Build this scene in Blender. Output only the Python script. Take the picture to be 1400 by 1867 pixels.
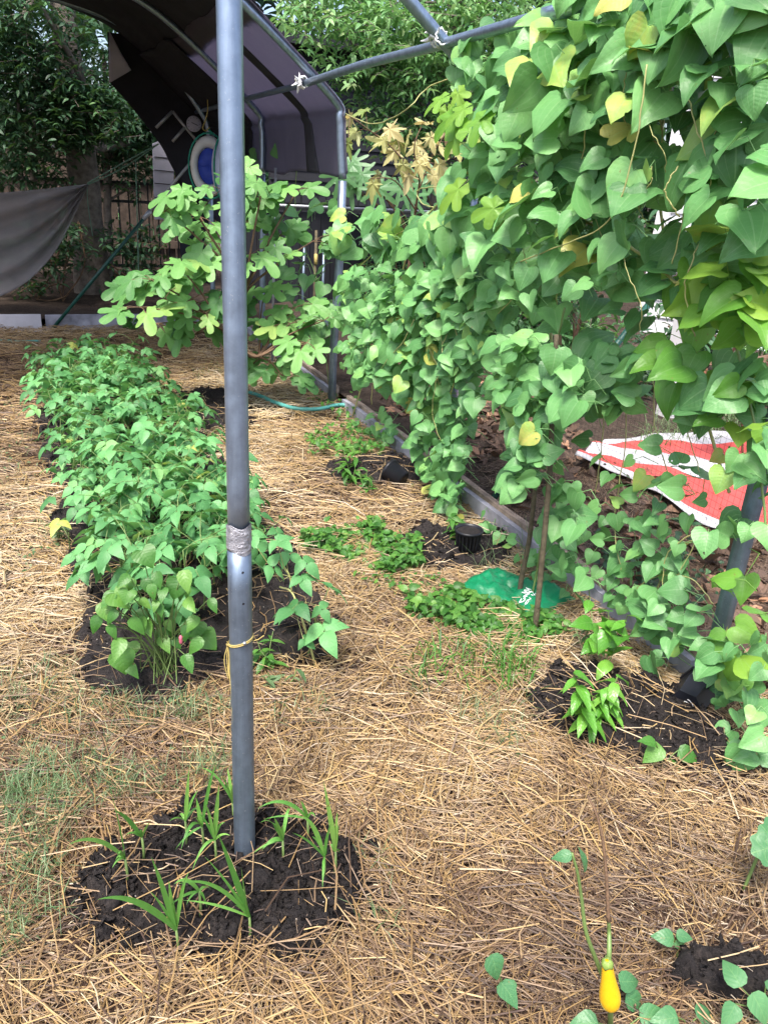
import bpy, math, random
import numpy as np

rng = np.random.default_rng(11)
random.seed(11)
for o in list(bpy.data.objects):
    bpy.data.objects.remove(o)
SC = bpy.context.scene
COL = SC.collection

# ------------------------------------------------------------------ camera
F_PX, CX, CY, EYE = 1450.0, 700.0, 933.5, 1.5


def _ray(px, py):
    v = np.array([(px - CX) / F_PX, -(py - CY) / F_PX, -1.0])
    return v / np.linalg.norm(v)


_dy = _ray(23, 275)
_z = -_ray(480, 4355)
_z = _z - _dy * np.dot(_z, _dy)
_z /= np.linalg.norm(_z)
CAM = np.array([np.cross(_dy, _z), _dy, _z])        # camera -> world
C0 = np.array([0, 0, EYE])


def on_plane(px, py, axis, val):
    d = CAM @ _ray(px, py)
    return C0 + d * ((val - C0[axis]) / d[axis])


def G(px, py, z=0.0):
    return on_plane(px, py, 2, z)


def onX(px, py, x):
    return on_plane(px, py, 0, x)


def onY(px, py, y):
    return on_plane(px, py, 1, y)


cd = bpy.data.cameras.new('camera')
cd.sensor_fit = 'VERTICAL'
cd.sensor_height = 36.0
cd.sensor_width = 27.0
cd.lens = 36.0 * F_PX / 1867.0
cd.clip_start = 0.05
cd.clip_end = 500
co = bpy.data.objects.new('camera', cd)
from mathutils import Matrix, Vector
m4 = Matrix([list(CAM[i]) + [C0[i]] for i in range(3)] + [[0, 0, 0, 1]])
co.matrix_world = m4
COL.objects.link(co)
SC.camera = co

# ------------------------------------------------------------------ light
SUN_EL, SUN_AZ = math.radians(62), math.radians(225)      # azimuth clockwise from +Y
w = bpy.data.worlds.new('World')
SC.world = w
w.use_nodes = True
wn = w.node_tree.nodes
wl = w.node_tree.links
bg = wn['Background']
sky = wn.new('ShaderNodeTexSky')
sky.sky_type = 'NISHITA'
sky.sun_disc = False
sky.sun_elevation = SUN_EL
sky.sun_rotation = SUN_AZ
sky.dust_density = 4.0
sky.air_density = 0.8
sky.ozone_density = 1.0
wl.new(sky.outputs[0], bg.inputs['Color'])
bg.inputs['Strength'].default_value = 0.095
sd = bpy.data.lights.new('sun', 'SUN')
sd.energy = 1.5
sd.angle = math.radians(14)
sd.color = (1.0, 0.95, 0.88)
so = bpy.data.objects.new('sun', sd)
sdir = Vector((math.sin(SUN_AZ) * math.cos(SUN_EL), math.cos(SUN_AZ) * math.cos(SUN_EL), math.sin(SUN_EL)))
so.rotation_euler = (-sdir).to_track_quat('-Z', 'Y').to_euler()
COL.objects.link(so)
SC.view_settings.view_transform = 'Standard'
SC.view_settings.look = 'None'
SC.view_settings.exposure = 2.05
SC.view_settings.gamma = 1.0

# ------------------------------------------------------------------ helpers
ORG = {}


def nrm(v):
    v = np.asarray(v, float)
    return v / (np.linalg.norm(v, axis=-1, keepdims=True) + 1e-12)


def thing(name, label, cat, loc=(0, 0, 0), group=None):
    o = bpy.data.objects.new(name, None)
    o.empty_display_size = 0.05
    COL.objects.link(o)
    o.location = tuple(float(v) for v in loc)
    o['label'] = label
    o['category'] = cat
    if group:
        o['group'] = group
    ORG[o.name] = np.array(loc, float)
    return o


def tag(o, label=None, cat=None, group=None, kind=None):
    if label:
        o['label'] = label
    if cat:
        o['category'] = cat
    if group:
        o['group'] = group
    if kind:
        o['kind'] = kind
    return o


class MB:
    """collects world-space quads/tris; luv = (u, v, random) per point"""

    def __init__(s):
        s.V, s.Q, s.L, s.n = [], [], [], 0

    def add(s, V, Q, L=None):
        V = np.asarray(V, float).reshape(-1, 3)
        Q = np.asarray(Q, int)
        if Q.shape[1] == 3:
            Q = np.hstack([Q, Q[:, 2:3] * 0 - 1])
        s.V.append(V)
        s.Q.append(np.where(Q >= 0, Q + s.n, -1))
        if L is None:
            L = np.zeros((len(V), 3))
            L[:, 2] = rng.random()
        s.L.append(np.asarray(L, float))
        s.n += len(V)
        return s

    def inst(s, tpl, R, T, S, rnd):
        """tpl=(V,Q,UV); R (n,3,3) columns are axes; T (n,3); S (n,) or (n,3); rnd (n,)"""
        V, Q, UV = tpl
        n = len(T)
        if n == 0:
            return s
        S = np.asarray(S, float)
        if S.ndim == 1:
            S = np.repeat(S[:, None], 3, 1)
        P = np.einsum('nij,nmj->nmi', R, V[None] * S[:, None, :]) + T[:, None, :]
        m = len(V)
        QQ = (Q[None] + (np.arange(n) * m)[:, None, None]).reshape(-1, 4)
        L = np.zeros((n, m, 3))
        L[:, :, :2] = UV[None]
        L[:, :, 2] = np.asarray(rnd)[:, None]
        return s.add(P.reshape(-1, 3), QQ, L.reshape(-1, 3))

    def tube(s, pts, rad, k=8, cap=True, rnd=None):
        pts = np.asarray(pts, float)
        n = len(pts)
        rad = np.broadcast_to(np.asarray(rad, float), (n,))
        t = nrm(np.gradient(pts, axis=0))
        ref = np.array([0.13, 0.2, 1.0]) if abs(t[0][2]) < 0.9 else np.array([1.0, 0.1, 0.0])
        a = nrm(np.cross(t, ref))
        b = np.cross(t, a)
        th = np.arange(k) * 2 * math.pi / k
        V = pts[:, None] + rad[:, None, None] * (a[:, None] * np.cos(th)[None, :, None] + b[:, None] * np.sin(th)[None, :, None])
        Q = []
        for i in range(n - 1):
            for j in range(k):
                j2 = (j + 1) % k
                Q.append((i * k + j, i * k + j2, (i + 1) * k + j2, (i + 1) * k + j))
        L = np.zeros((n, k, 3))
        L[:, :, 0] = (np.arange(k) / k)[None]
        L[:, :, 1] = np.linspace(0, 1, n)[:, None]
        L[:, :, 2] = rng.random() if rnd is None else rnd
        V = V.reshape(-1, 3)
        L = L.reshape(-1, 3)
        if cap and k >= 4:
            for e in (0, n - 1):
                c = len(V)
                V = np.vstack([V, pts[e]])
                L = np.vstack([L, L[e * k]])
                for j in range(k):
                    j2 = (j + 1) % k
                    Q.append((e * k + j, e * k + j2, c, -1) if e else (e * k + j2, e * k + j, c, -1))
        return s.add(V, np.array(Q), L)

    def box(s, lo, hi, M=None, T=(0, 0, 0), bev=0.0):
        x0, y0, z0 = lo
        x1, y1, z1 = hi
        V = np.array([(x, y, z) for z in (z0, z1) for y in (y0, y1) for x in (x0, x1)], float)
        Q = np.array([(0, 2, 3, 1), (4, 5, 7, 6), (0, 1, 5, 4), (2, 6, 7, 3), (0, 4, 6, 2), (1, 3, 7, 5)])
        L = np.zeros((8, 3))
        L[:, 0] = [0, 1, 0, 1, 0, 1, 0, 1]
        L[:, 1] = [0, 0, 1, 1, 0, 0, 1, 1]
        L[:, 2] = rng.random()
        if M is not None:
            V = V @ np.asarray(M).T
        return s.add(V + np.asarray(T), Q, L)

    def grid(s, P, flip=False, rnd=None):
        """P (n,m,3) surface points"""
        n, m = P.shape[:2]
        i, j = np.meshgrid(np.arange(n - 1), np.arange(m - 1), indexing='ij')
        a = (i * m + j).ravel()
        Q = np.stack([a, a + 1, a + m + 1, a + m], 1)
        if flip:
            Q = Q[:, ::-1]
        L = np.zeros((n, m, 3))
        L[:, :, 0] = np.linspace(0, 1, n)[:, None]
        L[:, :, 1] = np.linspace(0, 1, m)[None]
        L[:, :, 2] = rng.random() if rnd is None else rnd
        return s.add(P.reshape(-1, 3), Q, L.reshape(-1, 3))

    def lathe(s, prof, c=(0, 0, 0), k=24, M=None):
        prof = np.asarray(prof, float)
        th = np.arange(k + 1) * 2 * math.pi / k
        P = np.stack([prof[:, None, 0] * np.cos(th), prof[:, None, 0] * np.sin(th), prof[:, None, 1] + 0 * th], -1)
        if M is not None:
            P = P @ np.asarray(M).T
        return s.grid(P + np.asarray(c), flip=True)

    def build(s, name, mat, parent=None, smooth=True, solid=0.0, bevel=0.0, subsurf=0):
        V = np.vstack(s.V)
        Q = np.vstack(s.Q)
        L = np.vstack(s.L)
        org = ORG.get(parent.name, np.zeros(3)) if parent else np.zeros(3)
        if parent is None:
            org = np.array([V[:, 0].mean(), V[:, 1].mean(), V[:, 2].min()])
        V = V - org
        me = bpy.data.meshes.new(name)
        tri = Q[:, 3] < 0
        sizes = np.where(tri, 3, 4)
        loops = Q.ravel()
        loops = loops[loops >= 0]
        me.vertices.add(len(V))
        me.vertices.foreach_set('co', V.astype(np.float32).ravel())
        me.loops.add(len(loops))
        me.loops.foreach_set('vertex_index', loops.astype(np.int32))
        me.polygons.add(len(Q))
        st = np.concatenate([[0], np.cumsum(sizes)[:-1]])
        me.polygons.foreach_set('loop_start', st.astype(np.int32))
        me.polygons.foreach_set('loop_total', sizes.astype(np.int32))
        me.polygons.foreach_set('use_smooth', np.full(len(Q), smooth))
        at = me.attributes.new('luv', 'FLOAT_VECTOR', 'POINT')
        at.data.foreach_set('vector', L.astype(np.float32).ravel())
        me.update(calc_edges=True)
        me.validate()
        me.materials.append(mat)
        o = bpy.data.objects.new(name, me)
        COL.objects.link(o)
        o.parent = parent
        if parent is None:
            o.location = tuple(org)
        ORG[o.name] = org
        if bevel:
            b = o.modifiers.new('b', 'BEVEL')
            b.width = bevel
            b.segments = 2
            b.limit_method = 'ANGLE'
        if solid:
            b = o.modifiers.new('s', 'SOLIDIFY')
            b.thickness = solid
            b.offset = 0
        if subsurf:
            b = o.modifiers.new('u', 'SUBSURF')
            b.levels = b.render_levels = subsurf
        return o


def dup(root, loc, label=None, rotz=0.0, sc=1.0):
    def cp(o, parent):
        c = o.copy()
        COL.objects.link(c)
        c.parent = parent
        ORG[c.name] = ORG.get(o.name, np.zeros(3))
        for ch in list(o.children):
            cp(ch, c)
        return c
    r = cp(root, None)
    r.location = tuple(float(v) for v in loc)
    r.rotation_euler = (0, 0, rotz)
    r.scale = (sc, sc, sc)
    if label:
        r['label'] = label
    return r


def hash2(i, j, seed):
    h = np.sin(i * 127.1 + j * 311.7 + seed * 74.7) * 43758.5453
    return h - np.floor(h)


def vnoise(x, y, seed=0.0):
    x = np.asarray(x, float)
    y = np.asarray(y, float)
    i, j = np.floor(x), np.floor(y)
    u, v = x - i, y - j
    u, v = u * u * (3 - 2 * u), v * v * (3 - 2 * v)
    a, b = hash2(i, j, seed), hash2(i + 1, j, seed)
    c, d = hash2(i, j + 1, seed), hash2(i + 1, j + 1, seed)
    return (a * (1 - u) + b * u) * (1 - v) + (c * (1 - u) + d * u) * v - 0.5


def fbm(x, y, seed=0.0, n=4):
    r, a = 0, 1.0
    for k in range(n):
        r = r + a * vnoise(x * 2 ** k, y * 2 ** k, seed + k * 3.1)
        a *= 0.5
    return r


def ghz(x, y):
    return 0.03 * fbm(x * 1.3, y * 1.3, 5, 3)


def bez(pts, n=20):
    """catmull-rom through points"""
    p = np.asarray(pts, float)
    p = np.vstack([2 * p[0] - p[1], p, 2 * p[-1] - p[-2]])
    out = []
    m = len(p) - 3
    for i in range(m):
        t = np.linspace(0, 1, max(2, n // m + 1), endpoint=(i == m - 1))[:, None]
        a, b, c, d = p[i:i + 4]
        out.append(0.5 * ((2 * b) + (c - a) * t + (2 * a - 5 * b + 4 * c - d) * t ** 2 + (3 * b - a - 3 * c + d) * t ** 3))
    return np.vstack(out)


def inpoly(P, poly):
    poly = np.asarray(poly, float)
    x, y = P[:, 0], P[:, 1]
    r = np.zeros(len(P), bool)
    j = len(poly) - 1
    for i in range(len(poly)):
        xi, yi = poly[i]
        xj, yj = poly[j]
        c = ((yi > y) != (yj > y)) & (x < (xj - xi) * (y - yi) / (yj - yi + 1e-12) + xi)
        r ^= c
        j = i
    return r


def samp(poly, n):
    poly = np.asarray(poly, float)
    lo, hi = poly.min(0), poly.max(0)
    out = np.zeros((0, 2))
    while len(out) < n:
        P = lo + (hi - lo) * rng.random((n * 3 + 10, 2))
        out = np.vstack([out, P[inpoly(P, poly)]])
    return out[:n]


def frames(N, D):
    """x,y(tip),z(normal) frames"""
    N = nrm(N)
    D = nrm(D - N * (N * D).sum(-1, keepdims=True))
    X = np.cross(D, N)
    return np.stack([X, D, N], -1)


# ------------------------------------------------------------------ materials
def newmat(name):
    m = bpy.data.materials.new(name)
    m.use_nodes = True
    nt = m.node_tree
    return m, nt, nt.nodes['Principled BSDF'], nt.nodes['Material Output']


def ramp(nt, fac, stops):
    r = nt.nodes.new('ShaderNodeValToRGB')
    el = r.color_ramp.elements
    while len(el) < len(stops):
        el.new(0.5)
    for e, (p, c) in zip(el, stops):
        e.position = p
        e.color = (*c, 1)
    nt.links.new(fac, r.inputs[0])
    return r.outputs[0]


def math_(nt, op, a, b=None, c=None):
    n = nt.nodes.new('ShaderNodeMath')
    n.operation = op
    for i, v in enumerate((a, b, c)):
        if v is None:
            continue
        if isinstance(v, (int, float)):
            n.inputs[i].default_value = v
        else:
            nt.links.new(v, n.inputs[i])
    return n.outputs[0]


def mixc(nt, fac, a, b, mode='MIX'):
    n = nt.nodes.new('ShaderNodeMix')
    n.data_type = 'RGBA'
    n.blend_type = mode
    for sck, v in ((n.inputs[0], fac), (n.inputs[6], a), (n.inputs[7], b)):
        if isinstance(v, (int, float)):
            sck.default_value = v
        elif isinstance(v, tuple):
            sck.default_value = (*v, 1)
        else:
            nt.links.new(v, sck)
    return n.outputs[2]


def luv(nt):
    a = nt.nodes.new('ShaderNodeAttribute')
    a.attribute_name = 'luv'
    s = nt.nodes.new('ShaderNodeSeparateXYZ')
    nt.links.new(a.outputs['Vector'], s.inputs[0])
    return s.outputs[0], s.outputs[1], s.outputs[2]


def noise(nt, scale, detail=4, rough=0.6, coord='Object', vec=None):
    n = nt.nodes.new('ShaderNodeTexNoise')
    n.inputs['Scale'].default_value = scale
    n.inputs['Detail'].default_value = detail
    n.inputs['Roughness'].default_value = rough
    if vec is None:
        t = nt.nodes.new('ShaderNodeTexCoord')
        vec = t.outputs[coord]
    nt.links.new(vec, n.inputs['Vector'])
    return n.outputs['Fac']


def bump(nt, bs, h, strength, dist=0.01):
    b = nt.nodes.new('ShaderNodeBump')
    b.inputs['Strength'].default_value = strength
    b.inputs['Distance'].default_value = dist
    nt.links.new(h, b.inputs['Height'])
    nt.links.new(b.outputs[0], bs.inputs['Normal'])


def leafmat(name, stops, vein=(0.25, 0.45, 0.16), vs=0.35, rough=0.42, trans=0.3, tcol=(0.25, 0.5, 0.08), nv=6.0, spec=0.45, arc=False, blem=0.70, holes=0):
    m, nt, bs, out = newmat(name)
    u, v, r = luv(nt)
    oi = nt.nodes.new('ShaderNodeObjectInfo')
    rr = math_(nt, 'ADD', r, math_(nt, 'MULTIPLY', math_(nt, 'SUBTRACT', oi.outputs['Random'], 0.5), 0.12))
    nz = noise(nt, 22, 3)
    rr2 = math_(nt, 'ADD', rr, math_(nt, 'MULTIPLY', math_(nt, 'SUBTRACT', nz, 0.5), 0.22))
    c = ramp(nt, rr2, stops)
    bl = math_(nt, 'GREATER_THAN', noise(nt, 55, 4, 0.6), blem)
    c = mixc(nt, math_(nt, 'MULTIPLY', bl, 0.7), c, (0.20, 0.15, 0.05))
    au = math_(nt, 'ABSOLUTE', u)
    mid = math_(nt, 'LESS_THAN', au, 0.035)
    fr = math_(nt, 'FRACT', math_(nt, 'SUBTRACT', math_(nt, 'MULTIPLY', v, nv), math_(nt, 'MULTIPLY', au, 1.6)))
    side = math_(nt, 'LESS_THAN', math_(nt, 'ABSOLUTE', math_(nt, 'SUBTRACT', fr, 0.5)), 0.06)
    if arc:
        a1 = math_(nt, 'LESS_THAN', math_(nt, 'ABSOLUTE', math_(nt, 'SUBTRACT', au, 0.36)), 0.022)
        a2 = math_(nt, 'LESS_THAN', math_(nt, 'ABSOLUTE', math_(nt, 'SUBTRACT', au, 0.70)), 0.022)
        a3 = math_(nt, 'MAXIMUM', a1, a2)
        side = math_(nt, 'MAXIMUM', a3, math_(nt, 'MULTIPLY', side, 0.25))
    vm = math_(nt, 'MAXIMUM', mid, math_(nt, 'MULTIPLY', side, 0.6))
    c = mixc(nt, math_(nt, 'MULTIPLY', vm, vs), c, vein)
    nt.links.new(c, bs.inputs['Base Color'])
    bs.inputs['Roughness'].default_value = rough
    bs.inputs['Specular IOR Level'].default_value = spec
    bh = math_(nt, 'ADD', math_(nt, 'MULTIPLY', vm, -0.6), math_(nt, 'MULTIPLY', math_(nt, 'ABSOLUTE', math_(nt, 'SUBTRACT', fr, 0.5)), 0.35))
    bh = math_(nt, 'ADD', bh, math_(nt, 'MULTIPLY', noise(nt, 70, 2), 0.9))
    bump(nt, bs, bh, 0.45, 0.003)
    tr = nt.nodes.new('ShaderNodeBsdfTranslucent')
    nt.links.new(mixc(nt, 0.5, c, tcol), tr.inputs[0])
    mx = nt.nodes.new('ShaderNodeMixShader')
    mx.inputs[0].default_value = trans
    nt.links.new(bs.outputs[0], mx.inputs[1])
    nt.links.new(tr.outputs[0], mx.inputs[2])
    res = mx.outputs[0]
    if holes:
        hm = math_(nt, 'GREATER_THAN', noise(nt, 38, 2), holes)
        tp = nt.nodes.new('ShaderNodeBsdfTransparent')
        m2 = nt.nodes.new('ShaderNodeMixShader')
        nt.links.new(hm, m2.inputs[0])
        nt.links.new(res, m2.inputs[1])
        nt.links.new(tp.outputs[0], m2.inputs[2])
        res = m2.outputs[0]
    nt.links.new(res, out.inputs[0])
    return m


def plain(name, col, rough=0.6, metal=0.0, var=0.25, nscale=12, bmp=0.0, spec=0.4, bscale=None):
    m, nt, bs, out = newmat(name)
    n = noise(nt, nscale, 5)
    lo = tuple(c * (1 - var) for c in col)
    hi = tuple(min(1, c * (1 + var)) for c in col)
    c = ramp(nt, n, [(0.3, lo), (0.7, hi)])
    nt.links.new(c, bs.inputs['Base Color'])
    bs.inputs['Roughness'].default_value = rough
    bs.inputs['Metallic'].default_value = metal
    bs.inputs['Specular IOR Level'].default_value = spec
    if bmp:
        bump(nt, bs, noise(nt, bscale or nscale * 4, 5), bmp, 0.01)
    return m


GREEN_VINE = [(0.0, (0.035, 0.12, 0.045)), (0.25, (0.075, 0.21, 0.07)), (0.55, (0.125, 0.32, 0.10)), (0.8, (0.19, 0.42, 0.135)), (0.93, (0.30, 0.48, 0.10)), (1.0, (0.50, 0.48, 0.12))]
M = {}
M['vine'] = leafmat('heart_leaf', GREEN_VINE, vs=0.34, nv=8, arc=True, vein=(0.32, 0.52, 0.24), holes=0.76, trans=0.26)
M['vine_bright'] = leafmat('young_leaf', [(0, (0.06, 0.20, 0.03)), (0.5, (0.14, 0.34, 0.045)), (1, (0.30, 0.46, 0.06))], vs=0.3, nv=8, trans=0.4, arc=True)
M['bean'] = leafmat('bean_leaf', [(0, (0.04, 0.14, 0.05)), (0.35, (0.09, 0.27, 0.09)), (0.7, (0.15, 0.40, 0.14)), (0.95, (0.24, 0.47, 0.15)), (1, (0.45, 0.48, 0.11))], vs=0.12, nv=6, rough=0.5)
M['fig'] = leafmat('fig_leaf', [(0, (0.04, 0.12, 0.05)), (0.4, (0.085, 0.23, 0.065)), (0.8, (0.17, 0.37, 0.10)), (1, (0.28, 0.42, 0.11))], vs=0.2, nv=5, rough=0.5)
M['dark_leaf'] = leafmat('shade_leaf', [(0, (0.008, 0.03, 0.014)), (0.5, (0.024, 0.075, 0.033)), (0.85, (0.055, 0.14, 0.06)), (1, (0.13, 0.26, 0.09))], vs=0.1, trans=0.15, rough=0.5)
M['light_leaf'] = leafmat('shrub_leaf', [(0, (0.025, 0.08, 0.03)), (0.5, (0.08, 0.21, 0.08)), (0.85, (0.17, 0.34, 0.14)), (1, (0.32, 0.42, 0.18))], vs=0.15, trans=0.3)
M['maple'] = leafmat('autumn_leaf', [(0, (0.20, 0.30, 0.08)), (0.4, (0.40, 0.42, 0.16)), (0.8, (0.52, 0.46, 0.22)), (1, (0.45, 0.30, 0.18))], vein=(0.5, 0.4, 0.2), vs=0.2, trans=0.4, tcol=(0.6, 0.4, 0.1))
M['weed'] = leafmat('weed_leaf', [(0, (0.025, 0.10, 0.015)), (0.5, (0.06, 0.19, 0.03)), (1, (0.14, 0.30, 0.05))], vs=0.1)
M['pepper'] = leafmat('pepper_leaf', [(0, (0.05, 0.20, 0.02)), (0.6, (0.11, 0.32, 0.035)), (1, (0.2, 0.42, 0.06))], vs=0.25, rough=0.3)
M['corn'] = leafmat('corn_blade', [(0, (0.060, 0.198, 0.035)), (0.5, (0.122, 0.335, 0.060)), (1, (0.260, 0.460, 0.098))], vs=0.2, nv=0.0, rough=0.4)
M['grass'] = leafmat('grass_blade', [(0, (0.05, 0.11, 0.04)), (0.6, (0.12, 0.20, 0.085)), (1, (0.28, 0.33, 0.19))], vs=0.0, rough=0.55)
M['seed'] = leafmat('seedling_leaf', [(0, (0.035, 0.12, 0.05)), (0.5, (0.07, 0.21, 0.085)), (1, (0.14, 0.32, 0.13))], vs=0.25, nv=5)
M['airy'] = leafmat('airy_leaf', [(0, (0.05, 0.14, 0.05)), (0.5, (0.15, 0.33, 0.12)), (0.85, (0.27, 0.46, 0.19)), (1, (0.42, 0.52, 0.25))], vs=0.15, trans=0.35)
M['dead'] = leafmat('dead_leaf', [(0, (0.05, 0.03, 0.022)), (0.55, (0.11, 0.07, 0.05)), (0.9, (0.22, 0.13, 0.085)), (1, (0.40, 0.22, 0.13))], vein=(0.3, 0.2, 0.1), vs=0.2, trans=0.1, tcol=(0.4, 0.2, 0.1), rough=0.7)
M['stem'] = plain('green_stem', (0.13, 0.20, 0.06), 0.5, var=0.3)
M['stem_pale'] = plain('pale_stem', (0.36, 0.36, 0.14), 0.5, var=0.25)
M['stem_brown'] = plain('brown_stem', (0.14, 0.085, 0.05), 0.8, var=0.4, nscale=30, bmp=0.4)
M['bark'] = plain('bark', (0.15, 0.125, 0.105), 0.9, var=0.5, nscale=14, bmp=0.9)
M['stake'] = plain('weathered_stake', (0.095, 0.078, 0.048), 0.85, var=0.45, nscale=25, bmp=0.5)


def straw_mat():
    m, nt, bs, out = newmat('straw')
    u, v, r = luv(nt)
    c = ramp(nt, r, [(0.0, (0.045, 0.027, 0.015)), (0.2, (0.15, 0.093, 0.042)), (0.42, (0.33, 0.21, 0.078)), (0.62, (0.47, 0.325, 0.125)), (0.82, (0.53, 0.425, 0.235)), (1.0, (0.58, 0.49, 0.34))])
    g_ = ramp(nt, r, [(0.0, (0.035, 0.024, 0.021)), (0.35, (0.15, 0.105, 0.08)), (0.7, (0.34, 0.265, 0.20)), (1.0, (0.50, 0.43, 0.35))])
    c = mixc(nt, u, c, g_)
    n = noise(nt, 60, 2)
    c = mixc(nt, math_(nt, 'MULTIPLY', n, 0.4), c, (0.15, 0.09, 0.065))
    nt.links.new(c, bs.inputs['Base Color'])
    bs.inputs['Roughness'].default_value = 0.5
    bs.inputs['Specular IOR Level'].default_value = 0.35
    return m


M['straw'] = straw_mat()


def ground_mat(name, a, b, c, sc=9):
    m, nt, bs, out = newmat(name)
    n1 = noise(nt, sc, 8, 0.7)
    n2 = noise(nt, sc * 8, 6, 0.7)
    x = math_(nt, 'ADD', math_(nt, 'MULTIPLY', n1, 0.5), math_(nt, 'MULTIPLY', n2, 0.5))
    col = ramp(nt, x, [(0.32, a), (0.5, b), (0.68, c)])
    nt.links.new(col, bs.inputs['Base Color'])
    bs.inputs['Roughness'].default_value = 0.95
    bs.inputs['Specular IOR Level'].default_value = 0.15
    bump(nt, bs, n2, 0.8, 0.02)
    return m


M['ground'] = ground_mat('thatch', (0.03, 0.02, 0.018), (0.08, 0.05, 0.036), (0.17, 0.11, 0.075), 12)
M['litter'] = ground_mat('bare_soil', (0.022, 0.016, 0.014), (0.055, 0.04, 0.032), (0.12, 0.09, 0.07), 7)


def soil_mat():
    m, nt, bs, out = newmat('black_soil')
    n2 = noise(nt, 90, 8, 0.75)
    n1 = noise(nt, 9, 4)
    xx = math_(nt, 'ADD', math_(nt, 'MULTIPLY', n2, 0.65), math_(nt, 'MULTIPLY', n1, 0.35))
    col = ramp(nt, xx, [(0.3, (0.006, 0.005, 0.006)), (0.5, (0.019, 0.0155, 0.0155)), (0.62, (0.045, 0.036, 0.032)), (0.75, (0.09, 0.07, 0.058))])
    vo = nt.nodes.new('ShaderNodeTexVoronoi')
    vo.inputs['Scale'].default_value = 70
    t = nt.nodes.new('ShaderNodeTexCoord')
    nt.links.new(t.outputs['Object'], vo.inputs['Vector'])
    sp = math_(nt, 'LESS_THAN', vo.outputs['Distance'], 0.13)
    sel = nt.nodes.new('ShaderNodeSeparateColor')
    nt.links.new(vo.outputs['Color'], sel.inputs[0])
    sp = math_(nt, 'MULTIPLY', sp, math_(nt, 'GREATER_THAN', sel.outputs[0], 0.9))
    col = mixc(nt, sp, col, (0.45, 0.40, 0.35))
    nt.links.new(col, bs.inputs['Base Color'])
    bs.inputs['Roughness'].default_value = 0.8
    bs.inputs['Specular IOR Level'].default_value = 0.3
    bump(nt, bs, n2, 1.0, 0.012)
    return m


M['soil'] = soil_mat()


def galv_mat(name, base, rough=0.36):
    m, nt, bs, out = newmat(name)
    t = nt.nodes.new('ShaderNodeTexCoord')
    mp = nt.nodes.new('ShaderNodeMapping')
    mp.inputs['Scale'].default_value = (60, 60, 2.5)
    nt.links.new(t.outputs['Object'], mp.inputs[0])
    n = noise(nt, 1.0, 5, 0.6, vec=mp.outputs[0])
    n2 = noise(nt, 35, 4)
    x = math_(nt, 'ADD', math_(nt, 'MULTIPLY', n, 0.55), math_(nt, 'MULTIPLY', n2, 0.45))
    c = ramp(nt, x, [(0.34, tuple(b * 0.74 for b in base)), (0.52, base), (0.68, tuple(b * 1.22 for b in base))])
    sp = math_(nt, 'GREATER_THAN', noise(nt, 210, 2), 0.70)
    c = mixc(nt, math_(nt, 'MULTIPLY', sp, 0.5), c, (0.5, 0.52, 0.55))
    nt.links.new(c, bs.inputs['Base Color'])
    bs.inputs['Metallic'].default_value = 0.78
    nt.links.new(math_(nt, 'ADD', math_(nt, 'MULTIPLY', n2, 0.25), rough - 0.1), bs.inputs['Roughness'])
    bump(nt, bs, n2, 0.08, 0.002)
    return m


M['galv'] = galv_mat('galvanised_steel', (0.27, 0.34, 0.44))
M['galv_dark'] = galv_mat('dull_steel', (0.19, 0.245, 0.32), 0.45)
M['tape'] = plain('duct_tape', (0.34, 0.34, 0.37), 0.4, metal=0.5, var=0.3, nscale=60, bmp=0.6)
M['bolt'] = plain('bolt_steel', (0.5, 0.5, 0.5), 0.3, metal=0.9, var=0.15)
M['black'] = plain('black_plastic', (0.012, 0.013, 0.018), 0.4, var=0.3)
M['yellow'] = plain('yellow_string', (0.42, 0.33, 0.11), 0.7, var=0.2, nscale=80)
M['eggplant'] = plain('yellow_fruit', (0.80, 0.47, 0.012), 0.22, var=0.12, nscale=25, spec=0.55)
M['calyx'] = plain('green_calyx', (0.16, 0.24, 0.05), 0.5)
M['board_grey'] = plain('grey_board', (0.30, 0.30, 0.35), 0.8, var=0.45, nscale=7, bmp=0.4)
M['board_white'] = plain('pale_board', (0.52, 0.51, 0.56), 0.7, var=0.12, nscale=7, bmp=0.15)
M['timber'] = plain('weathered_timber', (0.30, 0.23, 0.18), 0.9, var=0.45, nscale=16, bmp=0.6)
M['hose'] = plain('teal_hose', (0.10, 0.36, 0.32), 0.4, var=0.15)
M['black_hose'] = plain('black_hose', (0.015, 0.015, 0.017), 0.5, var=0.3)
M['bag'] = plain('green_bag', (0.006, 0.17, 0.07), 0.35, var=0.2, nscale=10, bmp=0.3)
M['white'] = plain('white_print', (0.75, 0.76, 0.76), 0.5, var=0.08)
M['net'] = plain('black_net', (0.03, 0.035, 0.035), 0.6, var=0.2)
M['cover'] = plain('dark_cover', (0.015, 0.015, 0.023), 0.85, var=0.35, nscale=5, bmp=0.3)
M['seam'] = plain('dark_seam', (0.03, 0.03, 0.038), 0.9, var=0.3, nscale=6)
M['rope'] = plain('green_rope', (0.12, 0.22, 0.16), 0.8, var=0.2)
M['fence_wood'] = plain('fence_wood', (0.09, 0.065, 0.05), 0.9, var=0.45, nscale=8, bmp=0.4)
M['fence_black'] = plain('black_metal', (0.012, 0.014, 0.014), 0.5, var=0.2)
M['siding_dark'] = plain('dark_siding', (0.014, 0.015, 0.021), 0.8, var=0.25, nscale=4)
M['siding_white'] = plain('white_siding', (0.62, 0.62, 0.65), 0.6, var=0.06, nscale=3)
M['panel'] = plain('foil_panel', (0.42, 0.42, 0.52), 0.6, var=0.12, nscale=6)
M['blue'] = plain('blue_cloth', (0.04, 0.08, 0.5), 0.6, var=0.2)
M['teal'] = plain('teal_net', (0.02, 0.28, 0.20), 0.6, var=0.2)
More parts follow.
